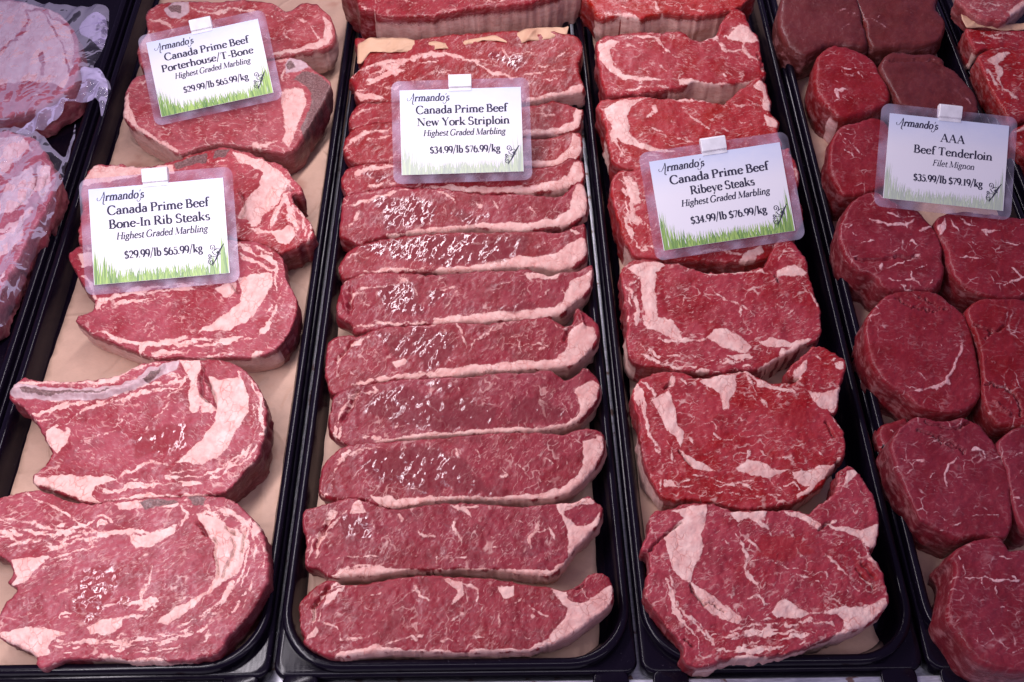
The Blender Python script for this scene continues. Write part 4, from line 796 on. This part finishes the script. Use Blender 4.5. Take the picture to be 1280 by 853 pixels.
steak('ribeye_steak', 'lowest ribeye steak at the right photo edge, only its tip in view', 'K',
      '1222,640 1280,600 1360,580 1480,620 1480,760 1380,780 1290,760 1240,710', 'f10 1235,650 1270,630 1300,600; f5 1250,690 1280,700; f5 1265,660 1280,670', M_EYE, zf=0.044, sy=0.14, group='ribeye steaks in the far right tray')

# ------------------------------------------------------------------ shrink-wrapped cuts, far left tray
def film_mat():
    t = NT('clear_film'); tc = t.n('ShaderNodeTexCoord').outputs['Object']
    n = t.noise(tc, 25, 2, 0.5)
    wr = t.noise(t.vadd(t.vmul(tc, (1, 1, 1)), (3, 1, 2)), 26, 2, 0.5, 1.2)
    rid = t.smooth(t.math('ABSOLUTE', t.math('SUBTRACT', wr, 0.5)), 0, 0.12, 1, 0)
    nr = t.bump(t.math('ADD', n, t.math('MULTIPLY', rid, 0.22)), 0.5, 0.006)
    tr = t.n('ShaderNodeBsdfTransparent'); tr.inputs[0].default_value = (0.93, 0.90, 0.96, 1)
    gl = t.n('ShaderNodeBsdfPrincipled'); gl.inputs['Roughness'].default_value = 0.07
    hz = t.attr('haze').outputs['Fac']
    t.put(gl.inputs['Base Color'], t.mix(t.smooth(hz, 0.08, 0.25), (0.46, 0.42, 0.54), (0.60, 0.53, 0.76)))
    t.put(gl.inputs['Normal'], nr)
    fr = t.n('ShaderNodeFresnel'); fr.inputs[0].default_value = 1.45; t.put(fr.inputs['Normal'], nr)
    fac = t.math('ADD', t.math('MULTIPLY', fr.outputs[0], 0.42), t.attr('haze').outputs['Fac'])
    mx = t.n('ShaderNodeMixShader'); t.put(mx.inputs[0], t.math('MINIMUM', fac, 0.9)); t.t.links.new(tr.outputs[0], mx.inputs[1]); t.t.links.new(gl.outputs[0], mx.inputs[2])
    t.t.links.new(mx.outputs[0], t.out.inputs[0])
    return t.m
M_FILM = film_mat()
def film(name, parent, crop, outline, z, sy, haze, bulge=0.0, crinkle=0.003, spacing=3.0):
    pts, _ = parse(outline, crop)
    loop = resample(catmull(pts, 3, True), spacing)
    area = 0.5*np.sum(loop[:, 0]*np.roll(loop[:, 1], -1)-np.roll(loop[:, 0], -1)*loop[:, 1])
    if area > 0: loop = loop[::-1].copy()
    x0, y0 = loop.min(0); x1, y1 = loop.max(0)
    G = np.array([(x, y) for y in np.arange(y0, y1, spacing) for x in np.arange(x0, x1, spacing)])
    G = G[inside(G, loop)]; G = G[dist(G, loop, True) > spacing*0.5]
    r = delaunay_2d_cdt([Vector(p) for p in np.vstack([loop, G])], [], [list(range(len(loop)))], 1, 1e-6)
    P = np.array([tuple(v) for v in r[0]])
    X = on_plane(P, on_z([P[np.argmax(P[:, 1])]], z)[0], 0, sy)
    d = dist(P, loop, True)
    X[:, 2] += crinkle*(fbm(P[:, 0]/16, P[:, 1]/16, 21, 3)-2.0*np.abs(vnoise(P[:, 0]/14+P[:, 1]/30, P[:, 1]/40, 23)))+bulge*np.sqrt(np.clip(d/25, 0, 1))
    o = link_mesh(name, X-np.array(parent.location), [tuple(f) for f in r[2]], M_FILM, parent)
    at = o.data.attributes.new('haze', 'FLOAT', 'POINT')
    at.data.foreach_set('value', (haze*(1+0.9*fbm(P[:, 0]/18, P[:, 1]/18, 8, 2))).astype(np.float32))
    return o
p1 = steak('vacuum_pack', 'shrink-wrapped beef cut with a pale fat face in the upper left corner of the photo', 'A',
      '-120,0 -60,-30 100,10 180,30 240,70 280,130 292,200 285,270 255,330 190,370 140,400 60,420 -60,430 -140,300',
      'F -120,0 100,10 180,30 240,75 270,150 270,250 240,330 180,310 100,300 0,310 -120,320; a5 0,180 60,140 100,80 95,40 150,40 200,70 290,120; a4 150,40 200,110 240,200 265,290; a9 180,20 170,50; a7 150,200 160,280; f4 80,370 150,340; f5 0,380 60,360', M_PACK, zf=0.052, sy=0.12, thick=0.046, group='shrink-wrapped beef cuts', cat='packed meat', part='meat')
film('plastic_wrap', p1, 'A', '-130,-10 -60,-45 100,-5 200,15 300,20 385,15 400,60 395,110 370,190 340,240 395,290 400,340 330,365 260,370 190,400 140,430 60,450 -60,460 -150,320', 0.058, 0.12, 0.03, 0.004, 0.004)
film('flap', p1, 'A', '300,70 345,50 385,60 392,110 370,170 340,150 290,110', 0.066, 0.15, 0.30, 0.004, 0.006, 2.5)
film('flap', p1, 'A', '295,245 350,235 385,280 395,340 370,420 360,370 300,360 250,370 200,440 60,490 120,430 200,375 270,355 300,300', 0.064, 0.15, 0.28, 0.005, 0.007, 2.5)
p2 = steak('vacuum_pack', 'shrink-wrapped beef cut below the pale one at the left photo edge', 'A',
      '-140,520 -40,490 60,490 130,510 160,560 190,600 200,660 180,740 140,810 100,880 50,980 0,1080 -60,1180 -200,1150',
      'F -140,540 -40,505 60,505 110,540 40,600 -60,660 -140,640; F 20,700 90,640 130,640 110,720 40,780 -40,800; F -60,900 40,850 90,800 80,860 20,940 -60,980; F 140,600 180,600 185,660 150,730 130,690; f14 0,560 60,520 120,560; f14 20,700 80,640 120,620; f12 30,780 100,720 160,640; f12 -20,860 60,820 120,760; f9 160,600 180,660 150,740; f12 0,640 40,600; f10 -20,960 40,900 90,840; f10 -40,1060 20,1000; c8 130,600 120,680 60,760; c6 170,640 140,730 70,840', M_PACK, zf=0.046, sy=0.12, thick=0.042, group='shrink-wrapped beef cuts', cat='packed meat', part='meat', lumps=2.2, rag=1.4)
film('plastic_wrap', p2, 'A', '-150,505 -40,470 60,465 140,480 190,540 230,560 255,500 270,440 262,530 225,640 200,760 160,860 110,960 60,1080 10,1180 -60,1260 -220,1200', 0.050, 0.13, 0.03, 0.004, 0.007)
# ------------------------------------------------------------------ lettering: a small old-style serif alphabet drawn stroke by stroke
TK, TN = 0.146, 0.058
def V_(x, y0, y1, s='', w=TK): return ('V', x, y0, y1, s, w)
def D_(x0, y0, x1, y1, w=TK): return ('D', x0, y0, x1, y1, w)
def C_(cx, cy, rx, ry, a0, a1): return ('C', cx, cy, rx, ry, a0, a1)
def H_(x0, x1, y, w=TN): return ('H', x0, x1, y, w)
def O_(x, y): return ('O', x, y)
GL = {
 'a': (.43, [V_(.31, .02, .30), C_(.20, .29, .11, .12, 0, 165), C_(.18, .12, .13, .12, 0, 360), H_(.30, .40, .02)]),
 'b': (.50, [V_(.10, 0, .70, 'l'), C_(.25, .20, .16, .20, 0, 360)]),
 'd': (.50, [C_(.22, .20, .16, .20, 0, 360), V_(.37, 0, .70, 'l'), H_(.37, .47, .02)]),
 'e': (.43, [C_(.22, .21, .17, .21, 10, 325), H_(.08, .37, .24)]),
 'f': (.32, [V_(.13, 0, .56, 'b'), C_(.25, .56, .12, .13, 35, 180), H_(.03, .27, .41)]),
 'g': (.45, [C_(.20, .28, .13, .14, 0, 360), C_(.21, -.08, .17, .11, 0, 360), H_(.28, .43, .40), D_(.11, .17, .14, .02, .05)]),
 'h': (.52, [V_(.10, 0, .70, 'lb'), C_(.25, .25, .14, .17, 0, 150), V_(.39, 0, .26, 'b')]),
 'i': (.25, [V_(.11, 0, .42, 'lb'), O_(.11, .58)]),
 'k': (.50, [V_(.10, 0, .70, 'lb'), D_(.14, .17, .38, .40, .05), D_(.20, .24, .41, .02), H_(.30, .46, .40), H_(.33, .50, .02)]),
 'l': (.25, [V_(.11, 0, .70, 'lb')]),
 'm': (.78, [V_(.10, 0, .42, 'lb'), C_(.24, .25, .13, .17, 0, 150), V_(.37, 0, .26, 'b'), C_(.51, .25, .13, .17, 0, 150), V_(.64, 0, .26, 'b')]),
 'n': (.52, [V_(.10, 0, .42, 'lb'), C_(.25, .25, .14, .17, 0, 150), V_(.39, 0, .26, 'b')]),
 'o': (.46, [C_(.23, .21, .18, .21, 0, 360)]),
 'p': (.51, [V_(.10, -.20, .42, 'lb'), C_(.26, .21, .16, .21, 0, 360)]),
 'r': (.38, [V_(.10, 0, .42, 'lb'), C_(.26, .27, .13, .14, 55, 160), O_(.31, .36)]),
 's': (.36, [C_(.18, .31, .11, .10, 30, 265), C_(.18, .11, .12, .11, -150, 90)]),
 't': (.31, [V_(.13, .08, .53), C_(.23, .10, .10, .10, 180, 320), H_(.03, .28, .41)]),
 'u': (.51, [V_(.10, .14, .42, 'l'), C_(.24, .15, .14, .15, 180, 350), V_(.38, 0, .42, 'l'), H_(.38, .48, .02)]),
 'w': (.68, [D_(.08, .42, .21, .02), D_(.21, .02, .33, .42, .05), D_(.33, .42, .46, .02), D_(.46, .02, .60, .42, .05), H_(.01, .16, .41), H_(.53, .67, .41), H_(.26, .38, .41)]),
 'y': (.48, [D_(.08, .42, .24, .02), D_(.41, .42, .17, -.18, .05), H_(.01, .16, .41), H_(.33, .48, .41), O_(.15, -.17)]),
 'A': (.64, [D_(.08, .02, .31, .68, .05), D_(.31, .68, .55, .02), H_(.16, .45, .24), H_(.00, .17, .02), H_(.45, .64, .02)]),
 'B': (.56, [V_(.12, 0, .66, 'tb'), C_(.24, .50, .17, .16, -90, 90), C_(.26, .17, .21, .17, -90, 90), H_(.12, .26, .65), H_(.12, .27, .335), H_(.12, .27, .015)]),
 'C': (.66, [C_(.35, .33, .30, .345, 42, 318), V_(.585, .47, .64, '', .04), V_(.595, .08, .16, '', .03)]),
 'F': (.53, [V_(.12, 0, .66, 'tb'), H_(.12, .48, .645), H_(.12, .38, .35), V_(.48, .50, .66, '', .04), V_(.38, .27, .43, '', .035)]),
 'G': (.72, [C_(.35, .33, .30, .345, 42, 318), V_(.585, .47, .64, '', .04), V_(.58, .05, .28, 't')]),
 'H': (.72, [V_(.12, 0, .66, 'tb'), V_(.58, 0, .66, 'tb'), H_(.12, .58, .35)]),
 'I': (.28, [V_(.13, 0, .66, 'tb')]),
 'M': (.86, [V_(.12, 0, .66, 'b', .045), D_(.13, .66, .42, .02), D_(.42, .02, .70, .66, .045), V_(.72, 0, .66, 'tb'), H_(.03, .14, .645)]),
 'N': (.74, [V_(.12, 0, .66, 'b', .045), D_(.13, .66, .60, .02), V_(.60, 0, .66, 't', .045), H_(.03, .14, .645)]),
 'P': (.54, [V_(.12, 0, .66, 'tb'), C_(.26, .48, .20, .175, -90, 90), H_(.12, .27, .645), H_(.12, .27, .31)]),
 'R': (.62, [V_(.12, 0, .66, 'tb'), C_(.26, .49, .19, .165, -90, 90), H_(.12, .27, .645), H_(.12, .27, .33), D_(.28, .32, .54, .02), H_(.50, .64, .02)]),
 'S': (.50, [C_(.25, .49, .16, .17, 25, 268), C_(.24, .17, .19, .17, -155, 88), V_(.40, .50, .64, '', .035), V_(.06, .03, .17, '', .035)]),
 'T': (.62, [V_(.30, 0, .66, 'b'), H_(.04, .56, .645), V_(.045, .50, .66, '', .04), V_(.555, .50, .66, '', .04)]),
 'Y': (.60, [D_(.07, .64, .30, .30), D_(.52, .64, .30, .30, .05), V_(.30, 0, .32, 'b'), H_(-.02, .18, .645), H_(.43, .60, .645)]),
 '/': (.36, [D_(.02, -.12, .31, .74, .075)]), '-': (.30, [H_(.03, .27, .22, .08)]), '.': (.20, [O_(.09, .04)]),
 "'": (.16, [D_(.10, .68, .06, .52, .06)]), ' ': (.20, []),
 '$': (.46, [C_(.23, .44, .14, .14, 25, 268), C_(.22, .17, .17, .15, -155, 88), V_(.23, -.10, .70, '', .035)]),
 '0': (.46, [C_(.23, .30, .18, .31, 0, 360)]), '1': (.36, [V_(.18, 0, .61, 'b'), D_(.06, .50, .17, .60, .05)]),
 '2': (.46, [C_(.21, .43, .15, .17, -35, 165), D_(.34, .34, .06, .03, .06), H_(.05, .41, .03, .07)]),
 '3': (.44, [C_(.20, .46, .14, .14, -80, 150), C_(.20, .16, .17, .17, -150, 85)]),
 '4': (.47, [V_(.31, 0, .61, 'b'), D_(.31, .61, .04, .19, .07), H_(.04, .45, .19, .085)]),
 '5': (.45, [C_(.20, .19, .18, .19, -150, 110), V_(.11, .34, .60, '', .045), H_(.11, .38, .575, .07)]),
 '6': (.46, [C_(.23, .19, .17, .19, 0, 360), C_(.33, .27, .27, .34, 110, 185)]),
 '7': (.44, [H_(.04, .40, .575, .07), D_(.39, .57, .16, 0, .08), V_(.05, .46, .60, '', .04)]),
 '9': (.46, [C_(.22, .42, .17, .19, 0, 360), C_(.12, .34, .27, .34, -70, 5)]),
}
def letter_quads(text, bold=1.0, slant=0.0):
    Q = []; x = 0.0
    def quad(p, q, w0):
        p = np.array(p); q = np.array(q); d = q-p; L = np.linalg.norm(d)
        if L < 1e-6: return
        n = np.array([-d[1], d[0]])/L*w0/2
        Q.append([p+n, p-n, q-n, q+n])
    for ch in text:
        adv, st = GL[ch]
        for s in st:
            if s[0] == 'V':
                _, a, y0, y1, f, w_ = s; quad((x+a, y0), (x+a, y1), w_*bold)
                if 't' in f: quad((x+a-.11, y1-.022), (x+a+.11, y1-.022), .052)
                if 'b' in f: quad((x+a-.11, y0+.022), (x+a+.11, y0+.022), .052)
                if 'l' in f: quad((x+a-.09, y1-.05), (x+a, y1-.015), .05)
            elif s[0] == 'D': quad((x+s[1], s[2]), (x+s[3], s[4]), s[5]*bold)
            elif s[0] == 'H': quad((x+s[1], s[3]), (x+s[2], s[3]), s[4])
            elif s[0] == 'O':
                for k in range(2):
                    a = k*math.pi/2
                    quad((x+s[1]-.055*math.cos(a)*1.0, s[2]-.055*math.sin(a)), (x+s[1]+.055*math.cos(a), s[2]+.055*math.sin(a)), .085)
            else:
                _, cx, cy, rx, ry, a0, a1 = s
                n = max(5, int(abs(a1-a0)/20)); pts = []
                for k in range(n+1):
                    a = math.radians(a0+(a1-a0)*k/n)
                    px, py = cx+rx*math.cos(a), cy+ry*math.sin(a)
                    tx, ty = -rx*math.sin(a), ry*math.cos(a); L = math.hypot(tx, ty)
                    tn_ = TN*max(1.0, bold); ww = (tn_+(TK*bold-tn_)*abs(ty)/L)
                    pts.append((np.array([x+px, py]), np.array([ty, -tx])/L*ww/2))
                for (p, m), (q, n2) in zip(pts[:-1], pts[1:]): Q.append([p+m, p-m, q-n2, q+n2])
        x += adv*1.0
    if slant: Q = [[np.array([p[0]+slant*p[1], p[1]]) for p in q] for q in Q]
    return Q, x

M_INK = simple('dark_blue_ink', (0.022, 0.020, 0.048), 0.7)
M_CLIP = simple('white_plastic', (0.80, 0.80, 0.80), 0.35)
def card_mat():
    t = NT('price_card'); tc = t.n('ShaderNodeTexCoord').outputs['Generated']
    s = t.n('ShaderNodeSeparateXYZ'); t.put(s.inputs[0], tc)
    c = t.mix(t.smooth(s.outputs[1], 0.55, 1.05), (0.82, 0.82, 0.83), (0.62, 0.69, 0.83))       # printed pale blue sky
    c = t.mix(t.smooth(t.noise(tc, 3.0, 4, 0.6), 0.4, 0.75, 0, 0.35), c, (0.84, 0.84, 0.85))
    b = t.bsdf(Base_Color=c, Roughness=0.32)
    b.inputs['Specular IOR Level'].default_value = 0.3
    return t.m
M_CARD = card_mat()
def sleeve_mat():
    t = NT('clear_sleeve'); tc = t.n('ShaderNodeTexCoord').outputs['Object']
    n = t.noise(tc, 35, 2)
    nr = t.bump(n, 0.35, 0.003)
    tr = t.n('ShaderNodeBsdfTransparent'); tr.inputs[0].default_value = (0.94, 0.92, 0.97, 1)
    gl = t.n('ShaderNodeBsdfPrincipled'); gl.inputs['Base Color'].default_value = (0.74, 0.68, 0.82, 1); gl.inputs['Roughness'].default_value = 0.2
    t.put(gl.inputs['Normal'], nr)
    mx = t.n('ShaderNodeMixShader'); t.put(mx.inputs[0], t.smooth(n, 0.35, 0.7, 0.05, 0.21))
    t.t.links.new(tr.outputs[0], mx.inputs[1]); t.t.links.new(gl.outputs[0], mx.inputs[2]); t.t.links.new(mx.outputs[0], t.out.inputs[0])
    return t.m
M_SLEEVE = sleeve_mat()
def grass_mat(name, k):
    t = NT(name); v = t.attr('shade').outputs['Fac']
    g = t.mix(v, (0.05, 0.19, 0.012), (0.38, 0.60, 0.10))
    t.bsdf(Base_Color=t.mix(k, g, (0.78, 0.80, 0.78)), Roughness=0.35)
    return t.m
M_GRASS = grass_mat('printed_grass', 0.08); M_GLARE = grass_mat('glare_washed_grass', 0.55)  # second one has whitish glare mixed into the printed green

def flat_mesh(name, quads, zs, mat, root, attr=None):
    V, Fc = [], []
    for q, z in zip(quads, zs):
        b = len(V); V += [(p[0], p[1], z) for p in q]; Fc.append(tuple(range(b, b+len(q))))
    o = link_mesh(name, V, Fc, mat, root, False)
    if attr is not None:
        a = o.data.attributes.new('shade', 'FLOAT', 'FACE'); a.data.foreach_set('value', np.array(attr, np.float32))
    return o

def slab_mesh(name, loop, z0, z1, mat, root):
    n = len(loop); V = [(p[0], p[1], z0) for p in loop]+[(p[0], p[1], z1) for p in loop]
    Fc = [tuple(range(n, 2*n)), tuple(range(n-1, -1, -1))]+[(i, (i+1) % n, n+(i+1) % n, n+i) for i in range(n)]
    return link_mesh(name, V, Fc, mat, root, False)

def rounded(x0, y0, x1, y1, r, n=6):
    out = []
    for cx, cy, a in ((x1-r, y1-r, 0), (x0+r, y1-r, 90), (x0+r, y0+r, 180), (x1-r, y0+r, 270)):
        out += [(cx+r*math.cos(math.radians(a+90*k/n)), cy+r*math.sin(math.radians(a+90*k/n))) for k in range(n+1)]
    return out

def ribbon(pts, w):
    c = catmull(np.array(pts, float), 0.02, False); Q = []
    d = np.gradient(c, axis=0); d /= np.linalg.norm(d, axis=1)[:, None]+1e-9
    n = np.stack([-d[:, 1], d[:, 0]], 1)
    ww = w*(0.45+0.75*np.abs(d[:, 1]))
    for i in range(len(c)-1): Q.append([c[i]+n[i]*ww[i], c[i]-n[i]*ww[i], c[i+1]-n[i+1]*ww[i+1], c[i+1]+n[i+1]*ww[i+1]])
    return Q

def sign(label, corners, lines, pale, zc, sy=0.62, sx=0.0, clip=0.5, margins=(.07, .07, .115, .10)):
    px = np.array(corners)
    ctr = on_z([px.mean(0)], zc)[0]
    X = on_plane(px, ctr, sx, sy)
    U = ((X[1]-X[0])+(X[2]-X[3]))/2; Vv = ((X[0]-X[3])+(X[1]-X[2]))/2
    w_ = np.linalg.norm(U); h_ = np.linalg.norm(Vv)
    u = U/w_; nn = np.cross(u, Vv); nn /= np.linalg.norm(nn); v = np.cross(nn, u)
    root = empty('price_sign', (0, 0, 0), label, 'price sign', 'price signs on the meat')
    root.matrix_world = Matrix(((u[0], v[0], nn[0], X.mean(0)[0]), (u[1], v[1], nn[1], X.mean(0)[1]), (u[2], v[2], nn[2], X.mean(0)[2]), (0, 0, 0, 1)))
    ml, mr, mt, mb = margins
    slab_mesh('sleeve', rounded(-w_*(.5+ml), -h_*(.5+mb), w_*(.5+mr), h_*(.5+mt), 0.009), -0.0009, 0.0, M_SLEEVE, root)
    slab_mesh('card', [(-w_/2, -h_/2), (w_/2, -h_/2), (w_/2, h_/2), (-w_/2, h_/2)], 0.0003, 0.0009, M_CARD, root)
    cx = (clip-.5)*w_; cw = 0.095*w_
    prof = [(h_*(.5+mt)+.0045, -0.004), (h_*(.5+mt)+.0055, 0.001), (h_*(.5+mt)+.0035, 0.0042), (h_*(.5+.02), 0.0034), (h_*(.5+.01), 0.0016), (h_*(.5+.01), -0.0022), (h_*(.5+mt*.4), -0.004)]
    n = len(prof); V = [(cx-cw, y, z) for y, z in prof]+[(cx+cw, y, z) for y, z in prof]
    cl = link_mesh('clip', V, [tuple(range(n)), tuple(range(2*n-1, n-1, -1))]+[(i, n+i, n+(i+1) % n, (i+1) % n) for i in range(n)], M_CLIP, root, False)
    md = cl.modifiers.new('bevel', 'BEVEL'); md.width = 0.0006; md.segments = 2
    slab_mesh('clip_tab', [(cx-cw*.98, h_*.475), (cx+cw*.98, h_*.475), (cx+cw*.98, h_*(.5+.03)), (cx-cw*.98, h_*(.5+.03))], 0.0011, 0.0015, M_CLIP, root)
    # printed grass
    g = random.Random(len(label)); Q, sh, zs = [], [], []
    for k in range(420):
        x = g.random(); edge_ = 0.15+0.26*math.exp(-(x/0.11)**2)+0.32*math.exp(-((1-x)/0.10)**2)
        hh = edge_*(0.35+0.75*g.random()); hw = 0.0045+0.004*g.random(); ln = (g.random()-.5)*0.05
        xs = min(.988, max(.012, x)); tip = min(.997, max(.003, xs+ln))
        Q.append([((xs-hw-.5)*w_, -h_*.498), ((xs+hw-.5)*w_, -h_*.498), ((tip-.5)*w_, (-.498+hh)*h_)]); sh.append(g.random()); zs.append(0.00092+k*2.5e-7)
    flat_mesh('grass_print', Q, zs, M_GLARE if pale else M_GRASS, root, sh)
    # lines of lettering
    for txt, x0, x1, base, cap, slant, bold in lines:
        q, wid = letter_quads(txt, bold, slant)
        sxx = (x1-x0)*w_/wid; syy = cap*h_/0.66
        q = [[((x0-.5)*w_+p[0]*sxx, (.5-base)*h_+p[1]*syy) for p in qq] for qq in q]
        flat_mesh('lettering', q, [0.00106+(i % 40)*4e-7 for i in range(len(q))], M_INK, root)
    # shop name in script, with a swash A and a long s
    q = ribbon([(.02, .30), (.0, .42), (.10, .45), (.30, .20), (.42, -.28), (.50, -.32)][::-1], .020)
    q = ribbon([(-.62, .30), (-.70, .20), (-.62, .06), (-.42, .10), (-.18, .42), (-.02, .72)], .022)+ribbon([(-.02, .74), (-.02, .40), (-.12, .0), (-.16, -.22), (-.02, -.30)], .040)+ribbon([(-.30, .30), (-.12, .28), (.06, .30)], .018)
    t_, wid = letter_quads("rmando's", 1.0, 0.22)
    t_ = [[np.array([p[0]+.04, p[1]]) for p in qq] for qq in t_]
    q = q+t_+ribbon([(3.36, .16), (3.34, -.06), (3.18, -.26), (3.00, -.24), (3.00, -.12)], .026)
    sxx = 0.32*w_/4.0; syy = 0.085*h_/0.66
    q = [[((.06-.5)*w_+(p[0]+.7)*sxx, (.5-.135)*h_+p[1]*syy) for p in qq] for qq in q]
    flat_mesh('lettering', q, [0.00106+(i % 40)*4e-7 for i in range(len(q))], M_INK, root)
    # scroll ornament
    S = []
    spiral = lambda cx_, cy_, r, a0, turns, sg: [(cx_+r*(1-k/26*.85)*math.cos(a0+sg*turns*2*math.pi*k/26), cy_+r*(1-k/26*.85)*math.sin(a0+sg*turns*2*math.pi*k/26)) for k in range(27)]
    for c_ in (spiral(.36, .82, .17, -1.2, 1.4, 1), spiral(.26, .18, .17, 1.2, 1.4, 1), spiral(.20, .48, .09, 0, 1.2, -1), spiral(.66, .60, .08, 3, 1.2, 1),
               [(.30, .0), (.52, .30), (.70, .62), (1.0, .95)], [(.34, .66), (.42, .54), (.60, .46), (.80, .52)], [(.10, .34), (.30, .42), (.55, .40)], [(.42, .16), (.60, .36), (.95, .90)], [(.5, .7), (.62, .76), (.75, .74)]):
        S += ribbon(c_, .020)
    S = [[((.835-.5+p[0]*.135)*w_, (.5-.91+p[1]*.23)*h_) for p in qq] for qq in S]
    flat_mesh('ornament', S, [0.00112+(i % 40)*4e-7 for i in range(len(S))], M_INK, root)
    return root

def cc(crop, s): return [tuple(p) for p in parse(s, crop)[0]]
PB = ('Canada Prime Beef', .13, .885, .285, .092, 0, 1.0)
HG = ('Highest Graded Marbling', .185, .86, .55, .072, .22, .95)
def price(a): return (a, .235, .815, .755, .084, 0, 1.12)
sign('Porterhouse/T-Bone price sign in a clear sleeve, at the top of the left tray', cc('A', '553,158 957,68 998,345 580,433'),
     [PB, ('Porterhouse/T-Bone', .085, .905, .43, .092, 0, 1.0), HG, price('$29.99/lb $65.99/kg')], False, 0.096)
sign('Bone-In Rib Steaks price sign in a clear sleeve, standing over the rib steaks', cc('Q', '92,187 935,112 955,712 103,788'),
     [PB, ('Bone-In Rib Steaks', .135, .885, .43, .092, 0, 1.0), HG, price('$29.99/lb $65.99/kg')], False, 0.088)
sign('New York Striploin price sign in a clear sleeve, with pale printed grass', cc('P', '93,178 897,158 945,715 130,745'),
     [PB, ('New York Striploin', .135, .90, .43, .092, 0, 1.0), HG, price('$34.99/lb $76.99/kg')], True, 0.086)
sign('Ribeye Steaks price sign in a clear sleeve, tilted over the ribeyes', cc('H', '252,88 868,-8 943,405 345,492'),
     [PB, ('Ribeye Steaks', .27, .76, .43, .092, 0, 1.0), HG, price('$34.99/lb $76.99/kg')], False, 0.092)
sign('AAA Beef Tenderloin price sign in a clear sleeve, above the fillets', cc('K', '588,548 1155,615 @L 1112,207 520,150'),
     [('AAA', .435, .64, .27, .092, 0, .85), ('Beef Tenderloin', .22, .88, .43, .092, 0, .9), ('Filet Mignon', .385, .735, .56, .070, .22, .7), price('$35.99/lb $79.19/kg')], True, 0.100)
